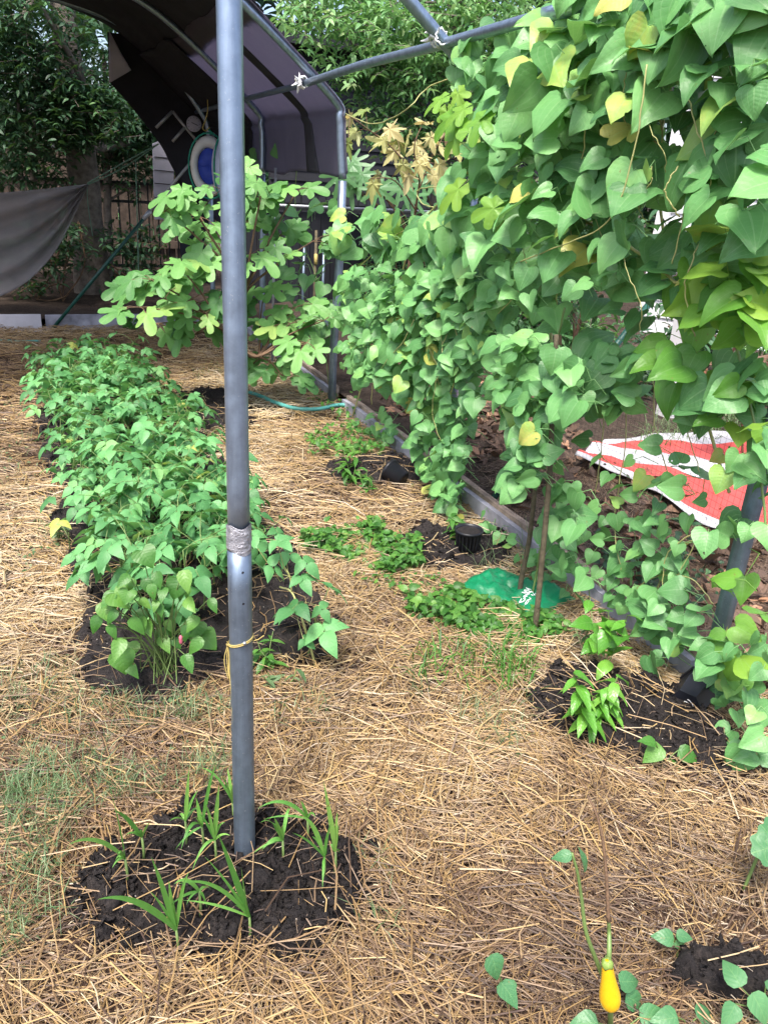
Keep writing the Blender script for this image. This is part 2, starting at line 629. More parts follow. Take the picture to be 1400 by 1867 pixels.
M['lilac'] = plain('pale_plastic', (0.5, 0.55, 0.75), 0.4, var=0.1)
M['orange'] = plain('orange_plastic', (0.7, 0.12, 0.04), 0.5)
M['pink'] = plain('pink_bud', (0.5, 0.12, 0.17), 0.5, var=0.3, nscale=90)
M['green_pole'] = plain('green_coated_steel', (0.012, 0.065, 0.05), 0.4, var=0.4, nscale=20)
M['pole_grey'] = plain('scuffed_steel', (0.38, 0.40, 0.44), 0.4, metal=0.4, var=0.2)


def cloth_mat(name, col, tcol, trans, see=0.0):
    m, nt, bs, out = newmat(name)
    n = noise(nt, 5, 5)
    n2 = noise(nt, 140, 3)
    x = math_(nt, 'ADD', math_(nt, 'MULTIPLY', n, 0.6), math_(nt, 'MULTIPLY', n2, 0.4))
    c = ramp(nt, x, [(0.3, tuple(v * 0.7 for v in col)), (0.7, tuple(v * 1.25 for v in col))])
    nt.links.new(c, bs.inputs['Base Color'])
    bs.inputs['Roughness'].default_value = 0.9
    bs.inputs['Specular IOR Level'].default_value = 0.1
    bump(nt, bs, n, 0.6, 0.05)
    tr = nt.nodes.new('ShaderNodeBsdfTranslucent')
    tr.inputs[0].default_value = (*tcol, 1)
    mx = nt.nodes.new('ShaderNodeMixShader')
    mx.inputs[0].default_value = trans
    nt.links.new(bs.outputs[0], mx.inputs[1])
    nt.links.new(tr.outputs[0], mx.inputs[2])
    tp = nt.nodes.new('ShaderNodeBsdfTransparent')
    m2 = nt.nodes.new('ShaderNodeMixShader')
    m2.inputs[0].default_value = see
    nt.links.new(mx.outputs[0], m2.inputs[1])
    nt.links.new(tp.outputs[0], m2.inputs[2])
    nt.links.new(m2.outputs[0], out.inputs[0])
    return m


M['curtain'] = cloth_mat('side_cloth', (0.16, 0.15, 0.19), (0.36, 0.34, 0.43), 0.5)
M['shade'] = cloth_mat('shade_cloth', (0.26, 0.25, 0.26), (0.42, 0.40, 0.42), 0.4, 0.36)


def stripe_mat():
    m, nt, bs, out = newmat('striped_cloth')
    u, v, r = luv(nt)
    n = noise(nt, 3, 2)
    vv = math_(nt, 'ADD', v, math_(nt, 'MULTIPLY', math_(nt, 'SUBTRACT', n, 0.5), 0.05))
    fr = math_(nt, 'FRACT', math_(nt, 'ADD', math_(nt, 'MULTIPLY', vv, 2.05), 0.30))
    s = math_(nt, 'GREATER_THAN', fr, 0.42)
    c = mixc(nt, s, (0.42, 0.42, 0.46), (0.50, 0.035, 0.028))
    dirt = noise(nt, 9, 6)
    c = mixc(nt, math_(nt, 'MULTIPLY', dirt, 0.25), c, (0.3, 0.25, 0.25))
    nt.links.new(c, bs.inputs['Base Color'])
    bs.inputs['Roughness'].default_value = 0.75
    return m


M['stripe'] = stripe_mat()


# ------------------------------------------------------------------ leaf templates
def strip_leaf(outline, mid, cols=2, fold=0.12, droop=0.25, ripple=0.02, tipcurl=0.0, seed=1):
    o = np.asarray(outline, float)
    mi = np.asarray(mid, float)
    n = len(o)
    us = np.linspace(-1, 1, 2 * cols + 1)
    V, UV = [], []
    rs = np.random.default_rng(seed)
    ph = rs.random() * 6
    for i in range(n):
        for u in us:
            a = abs(u)
            x = o[i, 0] * a * np.sign(u)
            y = mi[i] * (1 - a) + o[i, 1] * a
            z = fold * abs(x) * 1.2 - fold * 1.1 * x * x - droop * max(y, 0) ** 2 - tipcurl * max(y, 0) ** 4 + ripple * a * a * math.sin(9 * y + ph + (2 if u < 0 else 0))
            V.append((x, y, z))
            UV.append((u, y))
    m = len(us)
    Q = []
    for i in range(n - 1):
        for j in range(m - 1):
            a = i * m + j
            Q.append((a, a + 1, a + m + 1, a + m))
    return np.array(V), np.array(Q), np.array(UV)


def interp_outline(pts, n):
    c = bez(np.array([(p[0], p[1], 0) for p in pts]), n)[:, :2]
    c[:, 0] = np.maximum(c[:, 0], 0.002)
    return c


HEART_O = [(0.0, 0.0), (0.10, -0.11), (0.24, -0.17), (0.38, -0.10), (0.46, 0.08), (0.44, 0.28), (0.34, 0.50), (0.19, 0.72), (0.07, 0.90), (0.0, 0.97)]
HEART_M = [0.0, 0.02, 0.05, 0.1, 0.2, 0.34, 0.52, 0.72, 0.9, 1.0]
_ho = np.array(HEART_O)
_ho[:, 0] = np.maximum(_ho[:, 0], 0.002)
HEARTS = [strip_leaf(_ho * np.array([wd, 1]), HEART_M, 3, f, d, rp, tc, k) for k, (wd, f, d, rp, tc) in enumerate(
    [(1.22, 0.3, 0.12, 0.035, 0.1), (1.35, 0.15, 0.28, 0.05, 0.05), (1.1, 0.5, 0.18, 0.03, 0.2), (1.28, -0.2, 0.3, 0.05, 0.1), (1.18, 0.35, 0.05, 0.03, 0.25)])]
OV_O = np.array([(0.002, 0.0), (0.2, 0.04), (0.31, 0.2), (0.32, 0.38), (0.24, 0.6), (0.12, 0.82), (0.002, 1.0)])
OV_M = [0.0, 0.06, 0.22, 0.4, 0.6, 0.82, 1.0]
OVATES = [strip_leaf(OV_O, OV_M, 2, f, d, 0.02, 0.1, k) for k, (f, d) in enumerate([(0.25, 0.15), (0.1, 0.3), (-0.2, 0.35)])]
EL_O = np.array([(0.002, 0.0), (0.16, 0.2), (0.19, 0.5), (0.11, 0.8), (0.002, 1.0)])
ELLIPS = [strip_leaf(EL_O, [0, .22, .5, .8, 1], 1, f, d, 0.0, 0.1, k) for k, (f, d) in enumerate([(0.4, 0.2), (0.2, 0.4)])]


def palm_leaf(rfun, n=49, rings=3, droop=0.25, wave=0.05, seed=0, fold=0.1):
    """fan leaf around the petiole joint, tip along +y"""
    th = np.linspace(-math.pi * 0.94, math.pi * 0.94, n)
    V, UV = [], []
    for i, t in enumerate(th):
        R = rfun(t)
        for k in range(rings + 1):
            r = R * k / rings
            x, y = r * math.sin(t), r * math.cos(t)
            z = -droop * r * r + wave * math.sin(5 * t + seed) * r + fold * abs(x) * r
            V.append((x, y, z))
            UV.append((0.5 * math.sin(t * 2.5), r))
    m = rings + 1
    Q = []
    for i in range(n - 1):
        for k in range(rings):
            a = i * m + k
            Q.append((a, a + m, a + m + 1, a + 1))
    return np.array(V), np.array(Q), np.array(UV)


def fig_r(lobes, depth, w):
    def f(t):
        r = 0.30
        for a, L in lobes:
            d = (t - a) / w
            r = max(r, L * math.exp(-(d * d) ** 1.6 * 1.0) if abs(d) < 3 else 0)
        return r
    return f


FIGS = [palm_leaf(fig_r([(0, 0.72), (0.95, 0.62), (-0.95, 0.62), (1.95, 0.45), (-1.95, 0.45)], 0, 0.43), 57, 3, 0.28, 0.05, 1),
        palm_leaf(fig_r([(0, 0.75), (0.85, 0.6), (-0.85, 0.6), (1.8, 0.36), (-1.8, 0.36)], 0, 0.46), 57, 3, 0.4, 0.05, 3),
        palm_leaf(fig_r([(0.05, 0.75), (1.0, 0.5), (-0.9, 0.55), (2.0, 0.35), (-2.1, 0.35)], 0, 0.5), 57, 3, 0.35, 0.06, 4)]


def maple_r(t):
    r = 0.2
    for a, L in [(0, .68), (.78, .6), (-.78, .6), (1.6, .42), (-1.6, .42), (.36, .42), (-.36, .42), (1.15, .38), (-1.15, .38), (2.2, .25), (-2.2, .25)]:
        d = abs(t - a)
        r = max(r, L - 1.35 * d)
    return r


MAPLES = [palm_leaf(maple_r, 81, 2, 0.4, 0.12, 1), palm_leaf(maple_r, 81, 2, 0.1, 0.2, 3, 0.5)]


def lobed_r(t):                              # broad dark hand-shaped leaf
    r = 0.25
    for k in range(-4, 5):
        d = (t - k * 0.62) / 0.22
        r = max(r, (0.72 - 0.05 * abs(k)) * math.exp(-abs(d) ** 2.4))
    return r


HANDS = [palm_leaf(lobed_r, 91, 2, 0.25, 0.04, 1)]


def scalloped_r(t):
    return 0.62 * (1 + 0.06 * math.cos(11 * t)) * (0.9 + 0.1 * math.cos(3 * t))


def pick(mb, tpls, R, T, S, rnd):
    k = rng.integers(0, len(tpls), len(T))
    S = np.asarray(S)
    rnd = np.asarray(rnd)
    for i, t in enumerate(tpls):
        s = k == i
        mb.inst(t, R[s], T[s], S[s], rnd[s])


# ------------------------------------------------------------------ the setting: ground
# soil patches: (centre x, y, rx, ry, rot)
PATCH = [(0.315, 1.33, 0.305, 0.235, -0.25), (1.57, 1.53, 0.34, 0.21, -0.75), (1.60, 2.72, 0.26, 0.17, -0.3), (1.66, 3.72, 0.24, 0.2, -0.2),
         (0.95, 5.0, 0.32, 0.42, 0.0), (1.19, 0.74, 0.15, 0.045, -0.4)]


def soil_mask(x, y):
    """1 inside dark soil, 0 outside"""
    m = np.zeros_like(x)
    wob = 0.42 * fbm(x * 4.3, y * 4.3, 3, 4) + 0.25 * vnoise(x * 22, y * 22, 61)
    for cx, cy, rx, ry, a in PATCH:
        c, s = math.cos(a), math.sin(a)
        dx, dy = x - cx, y - cy
        d = np.sqrt(((dx * c + dy * s) / rx) ** 2 + ((-dx * s + dy * c) / ry) ** 2)
        m = np.maximum(m, np.clip((1.24 - d - wob) / 0.34, 0, 1))
    ex = np.maximum(np.abs(x - 0.46 + 0.05 * (y - 3.0) * 0.5) - 0.27, 0) / 0.19
    ey = np.maximum(np.abs(y - 4.1) - 1.80, 0) / 0.24
    d = np.sqrt(ex ** 2 + ey ** 2)
    m = np.maximum(m, np.clip((1.0 - d - wob * 1.3) / 0.35, 0, 1))
    return m


def soil_h(x, y, amp=0.05):
    m = soil_mask(np.asarray(x, float), np.asarray(y, float))
    return np.maximum(0, -0.05 + m * 0.055 + amp * m ** 1.5)


def GS(px, py):
    z = 0.0
    for _ in range(4):
        p = G(px, py, z)
        z = float(ghz(p[0], p[1]) + soil_h(p[0], p[1]))
    return np.array([p[0], p[1], z])


def axis_lines(lo, hi, flo, fhi, fine, coarse):
    return np.unique(np.round(np.concatenate([np.arange(lo, flo, coarse), np.arange(flo, fhi, fine), np.arange(fhi, hi + coarse, coarse)]), 4))


xs = axis_lines(-60, 60, -1.5, 3.0, 0.05, 3.0)
ys = axis_lines(-40, 80, 0.0, 9.0, 0.05, 3.0)
gx, gy = np.meshgrid(xs, ys, indexing='ij')
inside = (gx > -1.5) & (gx < 3) & (gy > 0) & (gy < 9)
gz = np.where(inside, ghz(gx, gy), 0.0)
g = MB().grid(np.stack([gx, gy, gz - 0.012], -1), flip=True).build('ground', M['ground'])
tag(g, kind='structure', label='straw covered garden ground')

# raised bare soil beyond the edging boards, right and rear
lx, ly = np.meshgrid(axis_lines(1.95, 60, 1.96, 6.0, 0.06, 3.0), axis_lines(-40, 80, 0, 9.0, 0.06, 3.0), indexing='ij')
lz = 0.06 + 0.05 * fbm(lx * 1.7, ly * 1.7, 9, 4)
lz -= 0.14 * np.clip((1.75 + 0.35 * fbm(lx * 2, ly * 2, 3, 2) - ly) / 0.6, 0, 1)
mb = MB().grid(np.stack([lx, ly, lz], -1), flip=True)
lx, ly = np.meshgrid(axis_lines(-60, 1.95, -2, 1.95, 0.08, 3.0), axis_lines(8.15, 80, 8.16, 12, 0.08, 3.0), indexing='ij')
lx = np.minimum(lx, 1.95)
lz = 0.06 + 0.05 * fbm(lx * 1.7, ly * 1.7, 9, 4)
mb.grid(np.stack([lx, ly, lz], -1), flip=True)
tag(mb.build('bare_ground', M['litter']), kind='structure')

# dark soil beds
def soil_patch(x0, x1, y0, y1, step, amp, name, clods):
    X, Y = np.meshgrid(np.arange(x0, x1, step), np.arange(y0, y1, step), indexing='ij')
    m = soil_mask(X, Y)
    Z = ghz(X, Y) - 0.05 + m * 0.055 + amp * m ** 1.5 + m * (0.036 * fbm(X * 13, Y * 13, 2, 3) + 0.028 * fbm(X * 48, Y * 48, 8, 3))
    mb = MB().grid(np.stack([X, Y, Z], -1), flip=True)
    # crumbs
    n = clods
    px = x0 + (x1 - x0) * rng.random(n * 3)
    py = y0 + (y1 - y0) * rng.random(n * 3)
    k = soil_mask(px, py) > 0.35
    px, py = px[k][:n], py[k][:n]
    mm = soil_mask(px, py)
    pz = ghz(px, py) - 0.05 + mm * 0.055 + amp * mm ** 1.5 + mm * (0.036 * fbm(px * 13, py * 13, 2, 3) + 0.028 * fbm(px * 48, py * 48, 8, 3))
    t = np.array([(1, 0, 0), (0, 1, 0), (-1, 0, 0), (0, -1, 0), (.6, .6, .8), (-.6, .6, .7), (-.6, -.6, .8), (.6, -.6, .75), (0, 0, -.6)], float)
    q = np.array([(0, 1, 4, 4), (0, 1, 5, 4), (1, 2, 6, 5), (2, 3, 7, 6), (3, 0, 4, 7), (4, 5, 6, 7)])
    q = q[1:]
    R = np.stack([nrm(rng.normal(size=(len(px), 3))) for _ in range(3)], -1)
    mb.inst((t, q, np.zeros((9, 2))), R, np.stack([px, py, pz], -1), rng.gamma(1.2, 0.0026, len(px)) + 0.0012, rng.random(len(px)))
    return tag(mb.build(name, M['soil']), kind='structure')


soil_patch(-0.25, 0.85, 0.9, 1.75, 0.006, 0.05, 'soil_mound', 13000)
soil_patch(1.05, 1.9, 1.15, 1.9, 0.008, 0.05, 'soil_mound', 4500)
soil_patch(1.2, 1.9, 2.3, 3.0, 0.012, 0.05, 'soil_mound', 1500)
soil_patch(1.3, 1.9, 3.3, 4.1, 0.015, 0.05, 'soil_mound', 1200)
soil_patch(-0.4, 1.45, 1.76, 6.5, 0.014, 0.05, 'soil_bed', 9000)
soil_patch(0.8, 1.5, 0.5, 0.98, 0.01, 0.05, 'soil_patch', 1200)


# ------------------------------------------------------------------ loose straw
def straw():
    mb = MB()
    # (count, region, length range, half width, chaff?)
    Z = [(48000, (-0.6, 1.9, 0.4, 1.7), (0.01, 0.06), 0.0012, 1), (20000, (-0.6, 1.9, 0.4, 1.7), (0.05, 0.25), 0.0013, 0),
         (36000, (-0.9, 1.9, 1.5, 2.8), (0.015, 0.07), 0.0014, 1), (19000, (-0.9, 1.9, 1.5, 2.8), (0.06, 0.25), 0.0015, 0),
         (28000, (-1.2, 1.9, 2.7, 4.7), (0.025, 0.09), 0.0019, 1), (19000, (-1.2, 1.9, 2.7, 4.7), (0.07, 0.25), 0.0019, 0),
         (28000, (-1.8, 1.9, 4.6, 8.05), (0.05, 0.24), 0.0027, 0),
         (9000, (1.9, 3.2, 0.2, 1.5), (0.03, 0.2), 0.0018, 0), (9000, (1.9, 3.2, 0.2, 1.5), (0.015, 0.07), 0.0015, 1)]
    for n, (x0, x1, y0, y1), (l0, l1), wd, chaff in Z:
        x = x0 + (x1 - x0) * rng.random(n)
        y = y0 + (y1 - y0) * rng.random(n)
        m = soil_mask(x, y)
        keep = (rng.random(n) > m * 1.02) | (rng.random(n) < (0.02 if chaff else 0.045) + 0.16 * np.clip(fbm(x * 3, y * 3, 91, 2), 0, 1))
        keep &= rng.random(n) < 0.85 + 1.1 * fbm(x * 2.4, y * 2.4, 21, 3)
        x, y = x[keep], y[keep]
        n = len(x)
        ln = l0 + (l1 - l0) * rng.random(n) ** 1.8
        ang = 2.4 * fbm(x * 1.7, y * 1.7, 31, 2) * math.pi + rng.normal(0, 0.7, n)
        ang = np.where(rng.random(n) < (0.7 if chaff else 0.35), rng.random(n) * 6.28, ang)
        el = rng.normal(0.02, 0.16 if chaff else 0.09, n)
        layer = rng.random(n)
        z = ghz(x, y) + (0.001 + 0.016 * layer if chaff else 0.008 + 0.026 * layer ** 1.5) + soil_h(x, y) + 0.022 * fbm(x * 9, y * 9, 77, 2)
        d = np.stack([np.cos(ang) * np.cos(el), np.sin(ang) * np.cos(el), np.sin(el)], -1)
        sd_ = nrm(np.cross(d, np.array([0, 0, 1.0])))
        up = np.cross(sd_, d)
        w_ = wd * (0.4 + 1.2 * rng.random(n) ** 1.9)
        c = np.stack([x, y, z], -1)
        bendv = rng.normal(0, 0.09, n)[:, None] * ln[:, None] * sd_ + np.abs(rng.normal(0, 0.04, n))[:, None] * ln[:, None] * np.array([0, 0, 1.0])
        rows = []
        for t, bnd in ((-0.5, 0), (0.05, 1), (0.5, 0)):
            b = c + d * (ln * t)[:, None] + bendv * bnd
            rows += [b - sd_ * w_[:, None], b + up * (w_ * 0.9)[:, None], b + sd_ * w_[:, None]]
        P = np.stack(rows, 1)
        P[:, :, 2] = np.maximum(P[:, :, 2], ghz(P[:, :, 0], P[:, :, 1]) - 0.01)
        q = np.array([(0, 1, 4, 3), (1, 2, 5, 4), (3, 4, 7, 6), (4, 5, 8, 7)])
        Q = (q[None] + (np.arange(n) * 9)[:, None, None]).reshape(-1, 4)
        L = np.zeros((n, 9, 3))
        if chaff:
            tone = np.clip(0.41 + 0.7 * fbm(x * 1.3, y * 1.3, 41, 3) + rng.normal(0, 0.24, n), 0, 1)
            L[:, :, 0] = np.clip(rng.normal(.55, .3, n), 0, 1)[:, None]      # greyness of old chaff
        else:
            tone = np.clip(0.53 + 0.6 * fbm(x * 1.1, y * 1.1, 47, 2) + rng.normal(0, 0.2, n), 0, 1)
            L[:, :, 0] = np.clip(rng.normal(.24, .3, n), 0, 1)[:, None]
        L[:, :, 2] = tone[:, None]
        mb.add(P.reshape(-1, 3), Q, L.reshape(-1, 3))
    o = mb.build('straw_mulch', M['straw'], smooth=False)
    tag(o, 'loose golden straw mulch strewn over the garden ground', 'straw', kind='stuff')


straw()


# ------------------------------------------------------------------ grass
def grass_blades(mb, x, y, lr, wr, lean=0.7):
    n = len(x)
    L = lr[0] + (lr[1] - lr[0]) * rng.random(n)
    az = rng.random(n) * 6.283
    e0 = rng.normal(1.0, 0.3, n)
    e1 = e0 - lean * (0.4 + rng.random(n))
    base = np.stack([x, y, ghz(x, y) + 0.012], -1)
    L = L * 1.35
    h = np.stack([np.cos(az), np.sin(az), 0 * az], -1)
    s = np.stack([-np.sin(az), np.cos(az), 0 * az], -1)
    w_ = wr[0] + (wr[1] - wr[0]) * rng.random(n)
    up = np.array([0, 0, 1.0])
    p1 = base + (h * np.cos(e0)[:, None] + up * np.sin(e0)[:, None]) * (L * 0.5)[:, None]
    p2 = p1 + (h * np.cos(e1)[:, None] + up * np.sin(e1)[:, None]) * (L * 0.5)[:, None]
    P = np.stack([base - s * w_[:, None] * .7, base + s * w_[:, None] * .7, p1 - s * w_[:, None], p1 + s * w_[:, None], p2 - s * w_[:, None] * .1, p2 + s * w_[:, None] * .1], 1)
    q = np.array([(0, 1, 3, 2), (2, 3, 5, 4)])
    Q = (q[None] + (np.arange(n) * 6)[:, None, None]).reshape(-1, 4)
    Lu = np.zeros((n, 6, 3))
    Lu[:, :, 2] = np.clip(rng.normal(0.5, 0.25, n), 0, 1)[:, None]
    Lu[:, :, 0] = 0.5
    mb.add(P.reshape(-1, 3), Q, Lu.reshape(-1, 3))


def grass():
    mb = MB()
    # polygons in photo pixels laid on the ground, blade count, length range
    Z = [([(0, 1370), (120, 1390), (330, 1300), (420, 1280), (420, 1480), (330, 1420), (180, 1500), (120, 1580), (130, 1740), (0, 1790)], 2600, (0.02, 0.075)),
         ([(0, 1380), (150, 1440), (120, 1560), (60, 1700), (0, 1700)], 500, (0.02, 0.085)),
         ([(0, 1180), (160, 1200), (420, 1300), (420, 1450), (200, 1480), (0, 1480)], 1800, (0.02, 0.07)),
         ([(460, 1180), (640, 1180), (720, 1300), (480, 1340)], 400, (0.02, 0.08)),
         ([(680, 1250), (800, 1250), (880, 1300), (780, 1360), (690, 1330)], 1100, (0.035, 0.08)),
         ([(860, 1290), (960, 1290), (950, 1400), (880, 1370)], 260, (0.03, 0.08)),
         ([(640, 1530), (700, 1530), (720, 1700), (650, 1680)], 300, (0.03, 0.07)),
         ([(200, 1260), (420, 1280), (420, 1330), (200, 1330)], 420, (0.03, 0.09)),
         ([(560, 1220), (640, 1220), (640, 1300), (480, 1300)], 320, (0.03, 0.08)),
         ([(60, 920), (160, 940), (150, 1010), (90, 1000)], 240, (0.03, 0.09)),
         ([(350, 670), (410, 670), (410, 710), (350, 700)], 200, (0.03, 0.08)),
         ([(0, 700), (60, 720), (60, 900), (0, 900)], 160, (0.03, 0.08)),
         ([(860, 980), (960, 990), (960, 1060), (860, 1040)], 220, (0.05, 0.16)),
         ([(740, 790), (830, 860), (800, 930), (700, 860)], 240, (0.04, 0.12)),
         ([(1000, 1180), (1080, 1180), (1080, 1260), (960, 1260)], 200, (0.03, 0.09))]
    for poly, n, lr in Z:
        P = samp(poly, n)
        W = np.array([G(*p) for p in P])
        k = (soil_mask(W[:, 0], W[:, 1]) < 0.5) & (rng.random(n) < 0.30 + 1.5 * fbm(W[:, 0] * 6, W[:, 1] * 6, 13, 2))
        grass_blades(mb, W[k, 0], W[k, 1], lr, (0.0006, 0.0014))
    tag(mb.build('grass', M['grass']), 'thin pale green grass growing through the straw', 'grass', kind='stuff')
    mb = MB()
    for poly, n in (([(740, 1190), (960, 1180), (970, 1230), (880, 1260), (760, 1250)], 130), ([(890, 1190), (960, 1200), (980, 1290), (920, 1270)], 60)):
        W = np.array([G(*p) for p in samp(poly, n)])
        grass_blades(mb, W[:, 0], W[:, 1], (0.05, 0.12), (0.0015, 0.003), 1.2)
    tag(mb.build('grass', M['weed']), 'coarse bright green grass in front of the weeds by the stakes', 'grass', kind='stuff')
    mb = MB()
    W = np.array([G(*p, z=0.08) for p in samp([(1180, 780), (1330, 740), (1400, 770), (1400, 800), (1150, 830)], 500)])
    grass_blades(mb, W[:, 0], W[:, 1], (0.05, 0.2), (0.001, 0.003), 1.0)
    mb.V = [v + np.array([0, 0, 0.05]) for v in mb.V]
    tag(mb.build('grass', M['grass']), 'dry grass behind the striped cloth', 'grass', kind='stuff')


grass()


# low weeds (ground cover)
def weeds(poly, n, h, label, size=(0.02, 0.045), mat='weed'):
    P = samp(poly, n)
    W = np.array([G(*p) for p in P])
    z = ghz(W[:, 0], W[:, 1]) + h * rng.random(n) ** 0.8 * np.clip(0.6 + 1.2 * fbm(W[:, 0] * 7, W[:, 1] * 7, 4, 2), 0.15, 1)
    T = np.stack([W[:, 0], W[:, 1], z + 0.01], -1)
    Nn = np.array([-0.2, -0.2, 1.0]) + rng.normal(0, 0.4, (n, 3))
    D = rng.normal(0, 1, (n, 3)) * np.array([1, 1, 0.3])
    mb = MB()
    pick(mb, OVATES, frames(Nn, D), T, size[0] + (size[1] - size[0]) * rng.random(n), np.clip(rng.normal(0.5, 0.25, n), 0, 1))
    for i in range(0, n, 5):
        b = T[i] * np.array([1, 1, 0]) + np.array([rng.normal(0, .01), rng.normal(0, .01), ghz(T[i, 0], T[i, 1])])
        mb.tube([b, (b + T[i]) / 2 + rng.normal(0, .004, 3), T[i]], 0.0012, 3, False)
    return tag(mb.build('weeds', M[mat]), label, 'weeds', kind='stuff')


weeds([(545, 1000), (600, 985), (690, 965), (700, 990), (760, 1010), (770, 1050), (700, 1060), (640, 1030), (560, 1020)], 1000, 0.11, 'low green weeds spreading beside the soil mound')
weeds([(560, 800), (640, 790), (700, 800), (700, 840), (620, 850), (560, 840)], 420, 0.12, 'low green weeds beside the far soil mound')
weeds([(735, 1090), (820, 1085), (900, 1110), (1020, 1130), (1030, 1165), (950, 1185), (860, 1170), (745, 1120)], 900, 0.075, 'green weeds in front of the green bag and stakes', (0.02, 0.05))
weeds([(1090, 1000), (1300, 980), (1330, 1150), (1150, 1150), (1080, 1080)], 420, 0.16, 'weeds growing behind the net outside the edging board', (0.02, 0.05), 'dark_leaf')
weeds([(560, 730), (640, 740), (700, 790), (640, 800)], 140, 0.12, 'sparse weeds along the far edging board')


weeds([(640, 1060), (800, 1050), (820, 1100), (700, 1090)], 130, 0.05, 'scattered green sprouts in the straw between the weed patches', (0.012, 0.03))
weeds([(0, 1200), (200, 1230), (420, 1290), (420, 1400), (250, 1450), (0, 1560)], 260, 0.03, 'tiny green sprouts in the straw at the lower left', (0.008, 0.018), 'grass')
weeds([(0, 720), (90, 760), (110, 1000), (60, 1060), (0, 1000)], 130, 0.03, 'tiny green sprouts in the straw left of the bean row', (0.01, 0.025), 'grass')


# dead leaves beyond the boards
def litter():
    mb = MB()
    polys = [([(1040, 830), (1400, 960), (1400, 1250), (1280, 1240), (960, 960), (880, 860), (850, 760), (1000, 740)], 650), ([(620, 600), (900, 640), (1060, 800), (860, 840), (700, 740)], 700)]
    for poly, n in polys:
        W = np.array([G(*p, z=0.06) for p in samp(poly, n)])
        W = W[W[:, 0] > 1.98]
        n = len(W)
        W[:, 2] = 0.06 + 0.05 * fbm(W[:, 0] * 1.7, W[:, 1] * 1.7, 9, 4) + 0.012 + 0.01 * rng.random(n)
        Nn = np.array([0, 0, 1.0]) + rng.normal(0, 0.45, (n, 3))
        pick(mb, OVATES + MAPLES, frames(Nn, rng.normal(0, 1, (n, 3))), W, 0.05 + 0.09 * rng.random(n), rng.random(n))
    tag(mb.build('dead_leaves', M['dead']), 'brown dead leaves littering the soil outside the edging', 'dead leaves', kind='stuff')
    mb = MB()
    n = 5000
    W = np.array([G(*p, z=0.07) for p in samp([(1040, 860), (1400, 980), (1400, 1300), (1280, 1240), (900, 930)], n)])
    W = np.vstack([W, np.stack([1.98 + 1.6 * rng.random(5000), 1.3 + 2.2 * rng.random(5000), np.zeros(5000)], -1)])
    W = W[(W[:, 0] > 1.97) & (W[:, 1] > 1.5)]
    n = len(W)
    W[:, 2] = 0.075 + 0.05 * fbm(W[:, 0] * 1.7, W[:, 1] * 1.7, 9, 4)
    a = rng.random(n) * 6.28
    d = np.stack([np.cos(a), np.sin(a), rng.normal(0, .1, n)], -1) * (0.03 + 0.08 * rng.random(n))[:, None]
    s = nrm(np.cross(d, [0, 0, 1.0])) * 0.0018
    P = np.stack([W - d, W - d + s, W + d + s, W + d], 1)
    Lq = np.zeros((n, 4, 3))
    Lq[:, :, 0] = .8
    Lq[:, :, 2] = (rng.random(n) * 0.6)[:, None]
    mb.add(P.reshape(-1, 3), np.arange(n * 4).reshape(-1, 4), Lq.reshape(-1, 3))
    tag(mb.build('dry_needles', M['straw'], smooth=False), 'dry brown needles on the soil outside the edging', 'needles', kind='stuff')


litter()


# ------------------------------------------------------------------ edging boards
def edging(y0, y1, label, gap=0.0):
    t = thing('edging_board', label, 'edging', (1.9, y0, 0), 'edging boards of the garden bed')
    n = 14
    for nm, x0, x1, h, mat in (('fascia', 1.888, 1.918, 0.082, 'board_grey'), ('timber', 1.922, 1.955, 0.105, 'timber')):
        yy = np.linspace(y0, y1, n)
        wob = 0.008 * vnoise(yy * 2.3, yy * 0 + x0 * 50, 3)
        hh = h + 0.012 * vnoise(yy * 3, yy * 0 + x0 * 30, 6)
        ring = np.stack([np.stack([x0 + wob, yy, -0.03 + 0 * yy], -1), np.stack([x0 + wob, yy, hh], -1), np.stack([x1 + wob, yy, hh], -1), np.stack([x1 + wob, yy, -0.03 + 0 * yy], -1), np.stack([x0 + wob, yy, -0.03 + 0 * yy], -1)], 1)
        mb = MB().grid(ring)
        for e in (0, n - 1):
            mb.add(ring[e, :4], np.array([(0, 1, 2, 3)]))
        mb.build(nm, M[mat], t, smooth=False)


edging(1.62, 4.95, 'grey edging board with wood behind, running past the pots and bag')
edging(5.18, 8.02, 'far edging board behind the teal hose under the fig tree')
t = MB().box((-1.6, 8.0, -0.03), (0.085, 8.04, 0.14)).build('rear_board', M['board_white'], smooth=False, bevel=0.004)
tag(t, 'pale board at the rear edge left of the leaning green pole', 'edging', 'rear edging boards')
t = MB().box((0.12, 8.06, -0.03), (1.86, 8.1, 0.125)).build('rear_board', M['board_grey'], smooth=False, bevel=0.004)
tag(t, 'grey board at the rear edge right of the leaning green pole', 'edging', 'rear edging boards')

# ------------------------------------------------------------------ foreground support pole
mb_base = G(447, 1572, 0.02)
top = on_plane(418, 0, 1, mb_base[1] + 0.09)
axis = nrm(top - mb_base)


def along(py):
    """point on the pole axis seen at photo row py"""
    best = min(np.linspace(0, 3.2, 1500), key=lambda s: abs(_row(mb_base + axis * s) - py))
    return mb_base + axis * best


def _row(p):
    c = CAM.T @ (p - C0)
    return CY - F_PX * c[1] / -c[2]


def proj(p):
    c = CAM.T @ (np.asarray(p, float) - C0)
    return CX + F_PX * c[0] / -c[2], CY - F_PX * c[1] / -c[2]


